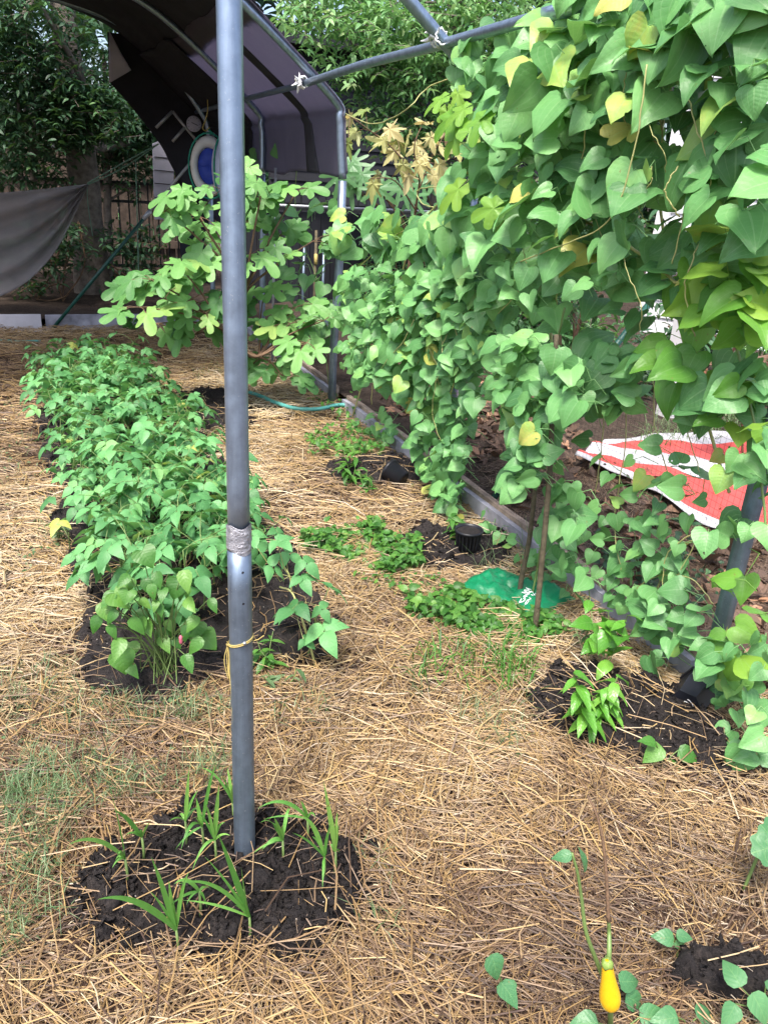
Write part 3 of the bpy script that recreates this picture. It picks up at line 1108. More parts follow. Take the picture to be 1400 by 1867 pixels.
pole = thing('support_pole', 'tall grey steel pole standing in the dark soil mound up front', 'pole', mb_base - axis * 0.05)
p_tape0, p_tape1 = along(1003), along(955)
R_LO, R_UP = 0.0238, 0.0216
seg = [mb_base - axis * 0.12 + (along(1000) - mb_base + axis * 0.12) * t for t in np.linspace(0, 1, 12)]
MB().tube(seg, R_LO, 32).build('lower_sleeve', M['galv_dark'], pole)
up_end = mb_base + axis * 2.62
seg = [along(1001) + (up_end - along(1001)) * t for t in np.linspace(0, 1, 16)]
MB().tube(seg, np.linspace(R_UP, R_UP * 0.93, 16), 32).build('upper_tube', M['galv'], pole)
# wrinkled tape
mb = MB()
kk, nn = 40, 14
P = np.zeros((nn, kk + 1, 3))
e1 = nrm(np.cross(axis, [0, 1, 0]))
e2 = np.cross(axis, e1)
for i in range(nn):
    for j in range(kk + 1):
        a = 2 * math.pi * (j % kk) / kk
        r = 0.0244 + 0.0014 * vnoise(np.array([i * 0.55]), np.array([(j % kk) * 0.45]), 9)[0] * 2
        if i in (0, nn - 1):
            r = 0.0240
        hgt = i / (nn - 1) + (0.10 * math.sin(a * 2 + 1) if i == 0 else 0) + (0.07 * math.sin(a * 3) if i == nn - 1 else 0)
        P[i, j] = p_tape0 + (p_tape1 - p_tape0) * hgt + (e1 * math.cos(a) + e2 * math.sin(a)) * r
mb.grid(P)
mb.build('duct_tape', M['tape'], pole)
tocam = nrm((C0 - along(1100)) * np.array([1, 1, 0]))
right = nrm(np.cross([0, 0, 1], -tocam) * -1)


def pole_front(py, off, out):
    c = along(py)
    s = -nrm(np.cross(tocam, axis))
    s = s if (CAM.T @ s)[0] > 0 else -s
    return c + s * off * R_LO + tocam * (math.sqrt(1 - off * off) * R_LO + out), nrm(s * off + tocam * math.sqrt(1 - off * off))


def dome(mb, c, n, r, h, k=14):
    n = nrm(n)
    a = nrm(np.cross(n, [0.1, 0.2, 1]))
    b = np.cross(n, a)
    Mx = np.stack([a, b, n], 1)
    mb.lathe([(r, -0.002), (r, h * 0.3), (r * 0.8, h * 0.7), (r * 0.45, h * 0.95), (0.0002, h)], c, k, Mx)


for py in (1035, 1091):
    c, n = pole_front(py, 0.25, -0.0012)
    mb = MB()
    dome(mb, c, n, 0.0032, 0.0016)
    mb.build('bolt_hole', M['black'], pole)
for py, off in ((1163, 0.3), (1557, 0.12)):
    c, n = pole_front(py, off, -0.001)
    mb = MB()
    dome(mb, c, n, 0.0046, 0.0045)
    mb.build('bolt', M['bolt' if py < 1300 else 'galv_dark'], pole)

# yellow string tied round the pole
mb = MB()
cst = along(1168)
pts = []
for k in range(25):
    a = 2 * math.pi * k / 24
    d = e1 * math.cos(a) + e2 * math.sin(a)
    lat = float((CAM.T @ d)[0])
    pts.append(cst + d * (R_LO + 0.0015) + axis * (0.008 * lat))
mb.tube(pts, 0.0014, 5, False)
mb.tube(np.array(pts) + axis * 0.0035, 0.0013, 5, False)
lft = -(CAM[:, 0] - axis * np.dot(CAM[:, 0], axis))
lft = nrm(lft)
k0 = cst + lft * (R_LO + 0.003) - axis * 0.006 + tocam * 0.006
mb.tube([k0 + axis * 0.006, k0 + axis * 0.002 + tocam * .004, k0 - axis * 0.004], [0.003, 0.0042, 0.003], 6)
for s_, l_ in ((0.002, 0.07), (0.007, 0.075), (-0.001, 0.065)):
    mb.tube(bez([k0, k0 - axis * l_ * .5 + lft * s_ * 1.2, k0 - axis * l_ + lft * s_ * 0.4, k0 - axis * l_ * 1.05 - lft * 0.001, k0 - axis * l_ * .5 - lft * 0.002, k0 - axis * .003], 18), 0.0012, 5, False)
mb.tube(bez([k0 - axis * .05, k0 - axis * .1 - lft * .004 + tocam * .004, k0 - axis * .15 - lft * .006 + tocam * .006, k0 - axis * .185 - lft * .007 + tocam * .007], 14), [0.0014] * 10 + [0.0022] * (len(bez([k0, k0, k0, k0], 14)) - 10), 5, False)
mb.tube([cst - lft * (R_LO + .001), cst - lft * (R_LO + .012) + axis * .004, cst - lft * (R_LO + .024) + axis * .014], 0.0012, 5, False)
tag(mb.build('yellow_string', M['yellow']), 'yellow string knotted around the front pole with hanging loops', 'string')

# ------------------------------------------------------------------ shelter frame
LEGY = [1.54, 3.40, 5.07, 6.75, 8.0]
LEGX = [1.885, 1.885, 1.86, 1.82, 1.66]
XC = 0.33


def arch_pts(xr, y, z0=1.80):
    """right eave to left eave"""
    r = [(xr, 0.0), (xr, z0 - 0.12), (xr - 0.01, z0), (xr - 0.06, z0 + 0.11), (1.27, 2.32), (0.93, 2.53), (0.6, 2.62), (XC, 2.65)]
    l = [(2 * XC - a, b) for a, b in r[:-1]][::-1]
    return np.array([(a, y, b) for a, b in r]), np.array([(a, y, b) for a, b in l])


sh = thing('shelter_frame', 'long arched steel tube shelter frame with a torn dark cover at its far end', 'shelter', (1.85, 5.0, 0))
for i, (x, y) in enumerate(zip(LEGX, LEGY)):
    rr = 0.027 if i < 3 else 0.024
    r, l = arch_pts(x, y)
    tipx = 0.02 if i == 2 else 0
    MB().tube([(x, y, -0.15), (x, y, 0.4), (x + tipx, y, 1.0), (x + tipx, y, 1.45)], rr, 20).build('leg', M['galv' if i else 'galv_dark'], sh)
    a = bez([(x + tipx, y, 1.46)] + [tuple(p) for p in r[1:]] + [tuple(p) for p in l[:-1]] + [tuple(l[-1][:2]) + (0.0,)] if i > 1 else [(x, y, 1.46)] + [tuple(p) for p in r[1:]] + [tuple(p) for p in l[:-1]], 80)
    MB().tube(a, rr * 0.97, 16).build('arch', M['galv'], sh)
# purlin along the right eave, in three joined lengths
MB().tube(bez([(1.66, 1.35, 2.035), (1.69, 3.4, 2.015), (1.655, 4.2, 2.0), (1.62, 5.07, 1.965)], 16), 0.021, 16).build('purlin', M['galv'], sh)
MB().tube(bez([(1.622, 4.98, 1.965), (1.63, 6.7, 1.955), (1.60, 8.25, 1.93)], 14), 0.018, 16).build('purlin', M['galv'], sh)
c = np.array([1.685, 2.62, 2.024])
MB().tube([c + np.array([0, -0.09, 0]), c + np.array([0, 0.09, -.001])], 0.0245, 16).build('coupling', M['galv'], sh)


# white ties
def tie(c, sz, name_label):
    mb = MB()
    for k in range(6):
        a0 = rng.random() * 6
        P = [c + np.array([0.0, 0.006 * k - .018 + .02 * math.sin(a + k), 0]) + (sz - .008 + .004 * rng.normal()) * np.array([math.cos(a), 0.0, math.sin(a)]) for a in np.linspace(a0, a0 + 4.6, 14)]
        mb.tube(np.array(P), 0.004, 5, False)
    for k in range(9):
        e = c + np.array([-0.035, 0.03 * rng.normal(), 0.07 * (rng.random() - .35)]) + rng.normal(0, .018, 3)
        mb.tube([c + np.array([-0.024, 0, 0.01]), c * .5 + e * .5 + np.array([-.012, 0, 0]) + rng.normal(0, .008, 3), e], [0.005, 0.009, 0.002], 5, False)
    tag(mb.build('plastic_tie', M['white']), name_label, 'tie')


tie(np.array([1.60, 5.04, 1.97]), 0.035, 'white plastic tie knotted where the rail crosses the covered arch')
tie(np.array([1.66, 3.40, 2.03]), 0.036, 'white plastic tie on the rail amid the vine leaves')


# cover sheet over the far bays
r, l = arch_pts(1.85, 0)
prof = bez([tuple(p) for p in np.vstack([r[2:], l[:-2]])], 60)
ctr = np.array([XC, 0, 1.4])
nrmv = prof - ctr
nrmv[:, 1] = 0
prof = prof + nrm(nrmv) * 0.034
ysec = np.linspace(5.02, 8.42, 40)
P = np.zeros((len(ysec), len(prof), 3))
for i, y in enumerate(ysec):
    sag = 0.03 * abs(math.sin((y - 5.07) / 1.65 * math.pi))
    P[i] = prof + np.array([0, y, 0]) - nrm(nrmv) * sag
    P[i, :, 0] -= 0.12 * max(0, (y - 6.7) / 1.7) * (prof[:, 0] > XC) * np.clip((prof[:, 0] - XC) / 1.2, 0, 1)
    P[i, :, 2] += 0.045 * fbm(prof[:, 0] * 2.5 + prof[:, 2] * 2, prof[:, 0] * 0 + y * 2.6, 5, 3)
    P[i, :, 0] += 0.03 * fbm(prof[:, 2] * 3, prof[:, 0] * 0 + y * 3.1, 15, 3)
# right-hand lower slope and curtain are thin grey cloth, the rest is the dark cover
k0 = int(np.argmax(prof[:, 0] < 1.40))
MB().grid(P[:, k0:], flip=False).build('cover', M['cover'], sh, solid=0.006)
Ps = P[:, :k0 + 3] - 0.0
Ps = Ps - nrm(nrmv[:k0 + 3])[None] * 0.010
nb = 14
cur = np.zeros((len(ysec), nb, 3))
for i, y in enumerate(ysec):
    zb = 1.45 + 0.04 * math.sin((y - 5) * 2.2) + (0.05 if y < 5.1 else 0) + 0.25 * max(0, (y - 6.4) / 2)
    for k in range(nb):
        f = 1 - k / nb
        st = Ps[i, 0]
        cur[i, k] = st + np.array([0.012 + 0.03 * f * math.sin(y * 5 + 1) * f, 0, (zb - st[2]) * f])
side = np.concatenate([cur, Ps], 1)
MB().grid(side).build('side_curtain', M['curtain'], sh, solid=0.002)
kk_ = np.where(ysec > 6.95)[0]
MB().grid(side[kk_] + np.array([-0.02, 0, -0.012])).build('added_dark_sheet', M['cover'], sh, solid=0.004)  # added dark sheet, keeps the far end of the curtain dark
# overlapped seam band on the curtain
i0 = int(np.argmin(abs(ysec - 5.62)))
band = np.zeros((2, side.shape[1] - 3, 3))
sm = side[:, :-3]
bl = []
for j in range(sm.shape[1]):
    f = j / sm.shape[1]
    yc = 5.52 + 0.32 * f
    row = []
    for dy in np.linspace(-0.085, 0.085, 5):
        yv = yc + dy
        q = np.array([np.interp(yv, ysec, sm[:, j, a]) for a in range(3)])
        row.append(q + np.array([-0.004, 0, 0]))
    bl.append(row)
MB().grid(np.array(bl)).build('seam', M['seam'], sh, solid=0.002)


# torn rear gable piece hanging from the last arch
def sheet_poly(top_edge, bot_edge, n=26, m=20, y_wave=0.03, seed=0):
    a = bez(top_edge, n)
    b = bez(bot_edge, n)
    k = min(len(a), len(b))
    a, b = a[:k], b[:k]
    f = np.linspace(0, 1, m)[None, :, None]
    P = a[:, None] * (1 - f) + b[:, None] * f
    P[:, :, 1] += y_wave * fbm(P[:, :, 0] * 4 + seed, P[:, :, 2] * 4, seed, 3)
    return P


yr = 8.40
te = [onY(px, py, yr) for px, py in ((196, 58), (250, 70), (310, 120), (360, 180), (410, 250))]
be = [onY(px, py, yr) for px, py in ((200, 150), (236, 190), (292, 262), (330, 330), (410, 420))]
MB().grid(sheet_poly(te, be, seed=2)).build('gable_sheet', M['cover'], sh, solid=0.004)
te = [onY(px, py, yr - 0.05) for px, py in ((199, 54), (204, 70), (212, 86))]
P = np.array([[onY(199, 54, yr - .05), onY(200, 56, yr - .05)], [onY(199, 100, yr - .06), onY(222, 98, yr - .09)], [onY(199, 152, yr - .06), onY(240, 128, yr - .12)]])
P = np.array([[P[i, 0] * (1 - f) + P[i, 1] * f for f in np.linspace(0, 1, 6)] for i in range(3)])
MB().grid(P).build('torn_flap', M['panel'], sh, solid=0.003)
# dark back curtain of shade cloth low at the rear right
te = [(1.42, 8.5, 1.75), (1.55, 8.5, 1.72), (1.75, 8.48, 1.70)]
be = [(1.45, 8.5, 0.45), (1.55, 8.52, 0.40), (1.75, 8.5, 0.35)]
MB().grid(sheet_poly(te, be, seed=5)).build('back_sheet', M['cover'], sh, solid=0.004)

# leaning poles
def leaner(p0, p1, label, split=0.55, r=0.017):
    p0, p1 = np.array(p0), np.array(p1)
    t = thing('leaning_pole', label, 'pole', p0, 'slanted green poles')
    mid = p0 + (p1 - p0) * split
    MB().tube([p0 - (p1 - p0) * 0.01, (p0 + mid) / 2, mid], r, 14).build('lower_length', M['green_pole'], t)
    MB().tube([mid, (mid + p1) / 2, p1], r * 0.8, 14).build('upper_length', M['pole_grey'], t)
    a = nrm(p1 - p0)
    MB().tube([mid - a * 0.05, mid + a * 0.05], r * 1.25, 14).build('joint', M['pole_grey'], t)


leaner(G(96, 600), onY(392, 243, 7.6), 'thin pole slanting up from the rear board beneath the cover', 0.6, 0.016)
leaner((1.93, 3.06, 0.03), onY(1262, 455, 3.02), 'dark green pole slanting up behind the vine from beside the pot', 0.93, 0.016)
b = G(484, 640)
tag(MB().tube([(1.78, 6.3, 0), (1.80, 6.3, 1.5)], 0.010, 10).build('thin_pole', M['pole_grey']), 'thin grey rod standing right behind the front pole near the fig leaves', 'rod')

# ------------------------------------------------------------------ plants
def trifoliate(mb, base, d, n, size, rnd):
    """three leaflets; base point, direction, normal"""
    d = nrm(d)
    n = nrm(n - d * np.dot(n, d))
    x = np.cross(d, n)
    out = []
    for a, off, s in ((0.0, 0.32, 1.0), (1.25, 0.03, 0.9), (-1.25, 0.03, 0.9)):
        dd = d * math.cos(a) + x * math.sin(a) - n * 0.15 + rng.normal(0, .08, 3)
        out.append((base + d * off * size, dd, n + rng.normal(0, .18, 3), size * s))
    T = np.array([o[0] for o in out])
    pick(mb, OVATES, frames(np.array([o[2] for o in out]), np.array([o[1] for o in out])), T, np.array([o[3] for o in out]), np.clip(rnd + rng.normal(0, .08, 3), 0, 0.99))
    return base + d * 0.32 * size


def bean(loc, h, nl, size, label, group, spread=1.0, lean=(0, 0), name='bean_plant', mat='bean', stem='stem', tone=0.5):
    t = thing(name, label, 'plant', loc, group)
    loc = np.array(loc, float)
    ls, st = MB(), MB()
    tipp = loc + np.array([lean[0], lean[1], h])
    main = bez([loc - np.array([0, 0, 0.02]), loc + (tipp - loc) * 0.5 + rng.normal(0, .015, 3), tipp], 12)
    st.tube(main, np.linspace(0.0035, 0.002, len(main)), 6)
    az = rng.random() * 6.28
    for k in range(nl):
        f = 0.45 + 0.55 * (k + 1) / nl
        node = main[int(f * (len(main) - 1))]
        az += 2.4 + rng.normal(0, .3)
        out = np.array([math.cos(az), math.sin(az), 0])
        L = (0.05 + 0.07 * rng.random()) * spread
        e = node + out * L + np.array([0, 0, 0.03 + 0.05 * rng.random()])
        st.tube(bez([node, node + out * L * .4 + np.array([0, 0, .03]), e], 6), 0.0014, 4, False)
        d = out * 1.0 + np.array([0, 0, -0.25 - 0.4 * rng.random()])
        n = np.array([0, 0, 1.0]) + out * 0.35 + np.array([-0.25, -0.2, 0]) + rng.normal(0, .2, 3)
        e2 = trifoliate(ls, e, d, n, size * (0.75 + 0.45 * rng.random()), float(np.clip(rng.normal(tone, .2), 0, .97)))
        st.tube([e, e2], 0.001, 4, False)
    st.build('stem', M[stem], t)
    ls.build('leaves', M[mat], t)
    return t


LB = 'young bean plant crowded into the long leafy row left of the front pole'
protos = [bean((0, 0, 0), 0.16 + 0.15 * rng.random(), int(rng.integers(9, 12)), 0.060, LB, 'bean plants in the long row') for _ in range(9)]
used = set()
ny, nx = 36, 5
cnt = 0
for iy in range(ny):
    for ix in range(nx):
        y = 2.08 + iy * (6.02 - 2.08) / (ny - 1) + rng.normal(0, .05)
        f = iy / ny
        x0, x1 = 0.20 - 0.22 * f, 0.76 - 0.03 * f
        x = x0 + (x1 - x0) * (ix + 0.5) / nx + rng.normal(0, .045)
        if (y < 2.30 and x < 0.48) or (y < 2.5 and x >= 0.48):
            continue
        if 3.75 < y < 4.25 and x > 0.5 and rng.random() < 0.5:
            continue
        if rng.random() < 0.06:
            continue
        if y > 4.6 and x > 0.62 and rng.random() < 0.5:
            continue
        k = int(rng.integers(0, 9))
        loc = (x, y, float(ghz(x, y)) + 0.02)
        s = (0.85 + 0.3 * rng.random()) * (1.05 - 0.12 * f)
        if k not in used:
            used.add(k)
            o = protos[k]
            o.location = loc
            o.rotation_euler = (0, 0, rng.random() * 6.28)
            o.scale = (s, s, s)
        else:
            dup(protos[k], loc, None, rng.random() * 6.28, s)
        cnt += 1
for k in range(9):
    if k not in used:
        protos[k].location = (0.3 + 0.03 * k, 3.0, 0)

# stragglers
def gz_(p, dz=0.0):
    return np.array([p[0], p[1], float(ghz(p[0], p[1]) + soil_h(p[0], p[1]))])


bean((GS(130, 1010)), 0.09, 3, 0.07, 'small bean seedling in bare soil left of the row', None)
bean((GS(120, 930)), 0.05, 2, 0.06, 'tiny bean seedling at the straw edge left of the row', None)
bean((GS(560, 1175)), 0.16, 4, 0.08, 'sparse bean plant at the right end of the row', None, 1.2, (0.02, -0.02))

# long yellow-stemmed bean right of the pole
t = thing('bean_vine', 'leggy bean vine with a yellow stem right of the front pole', 'plant', (GS(575, 1215)))
st, ls = MB(), MB()
yb = G(575, 1215)[1]
pts = [(GS(575, 1215))] + [onY(px, py, yb + dy) for px, py, dy in ((566, 1180, 0.02), (548, 1120, 0.05), (532, 1080, 0.1), (510, 1070, 0.14))]
st.tube(bez(pts, 24), np.linspace(0.0045, 0.003, len(bez(pts, 24))), 7)
pts2 = [pts[3], onY(528, 1050, yb + 0.1), onY(517, 1032, yb + 0.12), onY(505, 1020, yb + .12)]
st.tube(bez(pts2, 12), 0.0025, 6)
for (px, py, dy, s, r_) in ((582, 1105, 0.02, 0.05, .4), (505, 985, 0.1, 0.06, .5), (548, 1050, 0.06, 0.06, .45), (470, 1000, 0.14, 0.06, .5), (553, 1165, 0, 0.04, .4), (553, 1020, 0.08, 0.062, .5), (490, 1030, 0.1, 0.06, .5), (520, 1005, 0.12, 0.06, .6)):
    e = onY(px, py, yb + dy)
    trifoliate(ls, e, np.array([0.6, -0.6, -0.3]) + rng.normal(0, .3, 3), np.array([-.2, -.4, 1.0]), s, r_)
    st.tube([e, (e + pts[3]) / 2 + np.array([0, 0, -.01]), pts[2] if py > 1060 else pts2[1]], 0.0012, 4, False)
st.build('stem', M['stem_pale'], t)
ls.build('leaves', M['bean'], t)

# broad-leaved plant with a pink bud at the near end of the row
base = (GS(300, 1225))
t = thing('sweet_potato_plant', 'broad leafed plant with a pink bud at the near end of the bean row', 'plant', base)
st, ls = MB(), MB()
spots = [(200, 1110), (225, 1130), (250, 1100), (270, 1075), (290, 1110), (310, 1070), (330, 1095), (355, 1110), (345, 1150), (300, 1150), (260, 1150), (215, 1160), (235, 1190), (285, 1180), (315, 1190), (190, 1140), (240, 1060), (280, 1130), (330, 1060), (210, 1085), (370, 1170), (270, 1045), (360, 1140), (225, 1205)]
spots = [(a + rng.normal(0, 9), b + rng.normal(0, 9)) for a, b in spots * 2]
for i, (px, py) in enumerate(spots):
    yy = base[1] + 0.02 + 0.10 * rng.random() - 0.05
    e = onY(px, py - 15, yy - .05)
    T = np.array([e])
    D = np.array([[rng.normal(0, .5), -0.5 + rng.normal(0, .3), -0.9]])
    N_ = np.array([[-0.25 + rng.normal(0, .25), -0.7 + rng.normal(0, .2), 0.8]])
    pick(ls, HEARTS[1:2] + OVATES, frames(N_, D), T, np.array([0.036 + 0.034 * rng.random()]), np.array([float(np.clip(rng.normal(.55, .2), 0, .95))]))
    st.tube(bez([base + np.array([rng.normal(0, .03), rng.normal(0, .03), 0]), (base + e) / 2 + np.array([0, 0, .05]), e], 8), 0.0016, 4, False)
st.build('stem', M['stem'], t)
ls.build('leaves', M['weed'], t)
mb = MB()
c = onY(330, 1166, base[1] - 0.12)
mb.lathe([(0.0003, -0.016), (0.004, -0.013), (0.0055, -0.006), (0.005, 0.002), (0.0055, 0.008), (0.003, 0.013), (0.0003, 0.015)], c, 12)
mb.build('bud', M['pink'], t)

# weedy sprigs behind the pole foot at the end of the row
def sprig(loc, h, n, size, label, mat='weed', name='weed_sprig', narrow=True, droop=0.5):
    t = thing(name, label, 'plant', loc)
    st, ls = MB(), MB()
    loc = np.array(loc, float)
    T, D, N_, S, Rn = [], [], [], [], []
    for k in range(3):
        tip = loc + np.array([rng.normal(0, .25) * h, rng.normal(0, .25) * h, h * (0.7 + .3 * rng.random())])
        c = bez([loc, (loc + tip) / 2 + rng.normal(0, .01, 3), tip], 8)
        st.tube(c, 0.0016, 5, False)
        for j in range(n // 3):
            p = c[1 + int(rng.integers(1, len(c) - 1))]
            a = rng.random() * 6.28
            o = np.array([math.cos(a), math.sin(a), 0.2])
            T.append(p)
            D.append(o + np.array([0, 0, -droop * rng.random()]))
            N_.append(np.array([0, 0, 1.0]) + rng.normal(0, .25, 3))
            S.append(size * (0.6 + .7 * rng.random()))
            Rn.append(float(np.clip(rng.normal(.5, .2), 0, 1)))
    pick(ls, ELLIPS if narrow else OVATES, frames(np.array(N_), np.array(D)), np.array(T), np.array(S), np.array(Rn))
    st.build('stem', M['stem'], t)
    ls.build('leaves', M[mat], t)
    return t


sprig((GS(497, 1215)), 0.11, 24, 0.05, 'small narrow leafed weed right behind the front pole', 'weed')
sprig((GS(505, 1260)), 0.09, 15, 0.04, 'small pale weed lying right of the front pole', 'grass')
sprig((GS(110, 990)), 0.12, 30, 0.03, 'fine leafed weed at the left edge of the bean row', 'grass')
sprig((GS(1075, 1200)), 0.13, 36, 0.028, 'small fine leafed weed near the edging board', 'grass')
sprig((GS(1100, 1225)), 0.26, 27, 0.07, 'upright weed with oval leaves before the edging board', 'pepper', narrow=False)
sprig((GS(835, 985)), 0.12, 60, 0.05, 'bushy bright weed beside the middle pot', 'weed')
sprig((GS(640, 880)), 0.2, 45, 0.06, 'leafy weed on the far soil mound', 'weed')
sprig((GS(665, 880)), 0.13, 30, 0.05, 'narrow leafed weed by the far black pot', 'weed')
sprig((GS(240, 605)), 0.16, 30, 0.08, 'small plant in front of the rear board', 'weed', narrow=False)


# pepper plant
base = GS(1085, 1325)
t = thing('pepper_plant', 'bright green young pepper plant on the right soil mound', 'plant', base)
st, ls = MB(), MB()
T, D, N_, S, Rn = [], [], [], [], []
for tipx, tipy, ns in ((1045, 1232, 13), (1100, 1262, 13), (1125, 1240, 14), (1060, 1290, 10), (1090, 1280, 8)):
    tip = onY(tipx, tipy - 6, base[1] + rng.normal(0, .03))
    c = bez([base, (base + tip) / 2 + np.array([0, 0, -.01]), tip], 10)
    st.tube(c, np.linspace(0.003, 0.002, len(c)), 6, False)
    for j in range(ns):
        f = 0.5 + 0.5 * j / (ns - 1)
        p = c[int(f * (len(c) - 1))]
        a = j * 2.4 + tipx
        T.append(p)
        D.append(np.array([math.cos(a), math.sin(a), -0.35 + 0.5 * (f > .95)]))
        N_.append(np.array([math.cos(a) * .4, math.sin(a) * .4, 1.0]))
        S.append(0.075 * (0.6 + .6 * rng.random()))
        Rn.append(float(np.clip(rng.normal(.6, .15), 0, 1)))
T = np.array(T)
pick(ls, OVATES[:2], frames(np.array(N_), np.array(D)), T, np.stack([np.array(S) * .68, np.array(S), np.array(S)], 1), np.array(Rn))
st.build('stem', M['stem'], t)
ls.build('leaves', M['pepper'], t)


# corn seedlings
def blade_tpl(n=12):
    t = np.linspace(0, 1, n)
    wd = np.clip(np.minimum(0.45 + 1.8 * t, 1.0) * (1 - t ** 2.2), 0.015, 1)
    return t, wd


def seedling(px, py, specs, label, sc=1.0):
    """specs: (tip px, tip py, width scale, arch)"""
    loc = GS(px, py)
    t = thing('corn_seedling', label, 'seedling', loc)
    st, ls = MB(), MB()
    yb = loc[1]
    stem_top = loc + np.array([0, 0, 0.062 * sc])
    st.tube([loc - np.array([0, 0, .02]), loc + np.array([0.002, 0, .02]), stem_top], [0.0035, 0.003, 0.0025], 7)
    specs = list(specs)
    for _ in range(2):
        q = specs[int(rng.integers(0, len(specs)))]
        specs.append((px + (q[0] - px) * .75 + rng.normal(0, 22), py + (q[1] - py) * (.55 + .3 * rng.random()), .5, .02))
    for tx, ty, wsc, arch in specs:
        dy = rng.normal(-0.01, 0.03)
        e = onY(tx, ty, yb + dy)
        mid = (stem_top + e) / 2 + np.array([0, 0, arch])
        tt, wd = blade_tpl()
        cpts = ((1 - tt) ** 2)[:, None] * stem_top + (2 * tt * (1 - tt))[:, None] * mid + (tt ** 2)[:, None] * e
        dirv = nrm(np.gradient(cpts, axis=0))
        view = nrm(C0 - stem_top)
        sd_ = nrm(np.cross(dirv, view * 0.8 + np.array([0, 0, 0.6]) + rng.normal(0, .25, 3)))
        nn_ = np.cross(sd_, dirv)
        wv = 0.0064 * wsc * wd
        P = np.stack([cpts - sd_ * wv[:, None] + nn_ * (wv * .35)[:, None], cpts, cpts + sd_ * wv[:, None] + nn_ * (wv * .35)[:, None]], 1)
        mbq = MB().grid(P)
        L = mbq.L[0]
        L[:, 0] = np.tile([-1, 0, 1], len(tt))
        L[:, 1] = np.repeat(tt, 3)
        L[:, 2] = np.clip(rng.normal(.5, .2), 0, 1)
        ls.add(mbq.V[0], mbq.Q[0], L)
    st.build('stem', M['stem'], t)
    ls.build('blades', M['corn'], t)


seedling(232, 1605, [(202, 1438, 0.9, .02), (125, 1540, .9, .06), (215, 1560, .6, .03)], 'tall corn seedling at the far left edge of the front mound')
seedling(322, 1700, [(276, 1562, 1.1, .03), (178, 1640, 1.1, .07), (308, 1605, 1.1, 0.0), (345, 1590, .7, .05)], 'wide corn seedling with an arching blade at the front left of the mound')
seedling(262, 1565, [(208, 1478, .9, .03), (275, 1500, .8, .02), (242, 1520, .7, .02)], 'short corn seedling behind the tall left one on the mound')
seedling(365, 1665, [(318, 1612, .8, .04), (385, 1622, .6, .02), (340, 1650, .5, .02)], 'small corn seedling between the wide one and the pole')
seedling(455, 1685, [(398, 1520, 1.3, .02), (440, 1580, 1.2, .0), (325, 1612, .7, .08), (428, 1650, .5, .01)], 'corn seedling directly in front of the pole, nearest the camera')
seedling(340, 1535, [(345, 1400, .8, .0), (362, 1440, .7, .02), (325, 1490, .6, .03)], 'upright corn seedling left of the pole at the back of the mound')
seedling(370, 1545, [(358, 1455, .9, .01), (395, 1390, .7, .04), (330, 1550, .8, .07)], 'bushy corn seedling beside the upright one left of the pole')
seedling(393, 1570, [(400, 1430, .9, .02), (375, 1465, .7, .03), (410, 1500, .6, .03), (350, 1590, .6, .05)], 'corn seedling closest to the pole on its left')
seedling(425, 1500, [(415, 1400, .7, .02), (365, 1400, .6, .05), (424, 1430, .8, .0)], 'corn seedling just behind the pole foot')
seedling(515, 1570, [(475, 1500, .8, .05), (500, 1490, .9, .01), (478, 1550, .8, .03), (530, 1475, .7, .06)], 'corn seedling right beside the pole')
seedling(590, 1600, [(604, 1500, .9, .02), (548, 1490, .9, .06), (592, 1540, .9, .01), (588, 1620, .6, .03)], 'corn seedling with crossing blades at the right of the mound')
seedling(610, 1590, [(590, 1425, 1.0, .01), (615, 1480, .8, .02), (602, 1540, .9, .01)], 'tall corn seedling at the right edge of the mound')
seedling(560, 1530, [(548, 1460, .7, .01), (470, 1475, .8, .07), (575, 1490, .5, .03)], 'corn seedling at the back right of the mound')

# ------------------------------------------------------------------ eggplant, bottom right
base = (GS(1112, 1875))
eb = base[1] - 0.02
t = thing('eggplant_plant', 'bare eggplant stalk carrying one yellow fruit at the bottom right', 'plant', base)
mb = MB()
st1 = [base, onY(1112, 1840, eb), onY(1105, 1800, eb), onY(1090, 1760, eb + .01), onY(1068, 1700, eb + .02), onY(1060, 1640, eb + .03), onY(1052, 1590, eb + .04), onY(1042, 1555, eb + .05)]
c = bez(st1, 36)
mb.tube(c, np.linspace(0.0055, 0.0022, len(c)), 9)
st2 = [onY(1108, 1762, eb - 0.025), onY(1110, 1735, eb - .02), onY(1110, 1700, eb), onY(1109, 1680, eb)]
c = bez(st2, 12)
mb.tube(c, np.linspace(0.005, 0.003, len(c)), 9)
mb.tube([onY(1106, 1745, eb - .02), onY(1100, 1770, eb), onY(1102, 1795, eb)], 0.0035, 7)
mb.build('stem', M['stem'], t)
mb = MB()
c = bez([onY(1109, 1682, eb), onY(1105, 1600, eb + .02), onY(1098, 1530, eb + .04), onY(1085, 1480, eb + .06), onY(1070, 1450, eb + .08)], 20)
mb.tube(c, np.linspace(0.0036, 0.0016, len(c)), 6)
mb.build('dry_shoot', M['stem_brown'], t)
f0, f1 = onY(1106, 1752, eb - 0.03), onY(1113, 1838, eb - 0.035)
ax = f1 - f0
Ln = np.linalg.norm(ax)
a = nrm(ax)
e_1 = nrm(np.cross(a, [0, 1, 0.1]))
Mx = np.stack([e_1, np.cross(a, e_1), a], 1)
mb = MB()
W_ = 1.18
mb.lathe([(a_ * W_, b_) for a_, b_ in [(0.0002, 0), (0.0055, .001), (0.0078, .06 * Ln), (0.0090, .22 * Ln), (0.0112, .42 * Ln), (0.0148, .62 * Ln), (0.0166, .77 * Ln), (0.0148, .91 * Ln), (0.0078, .985 * Ln), (0.0002, Ln)]], f0, 28, Mx)
fr = mb.build('fruit', M['eggplant'], t, subsurf=1)
mb = MB()
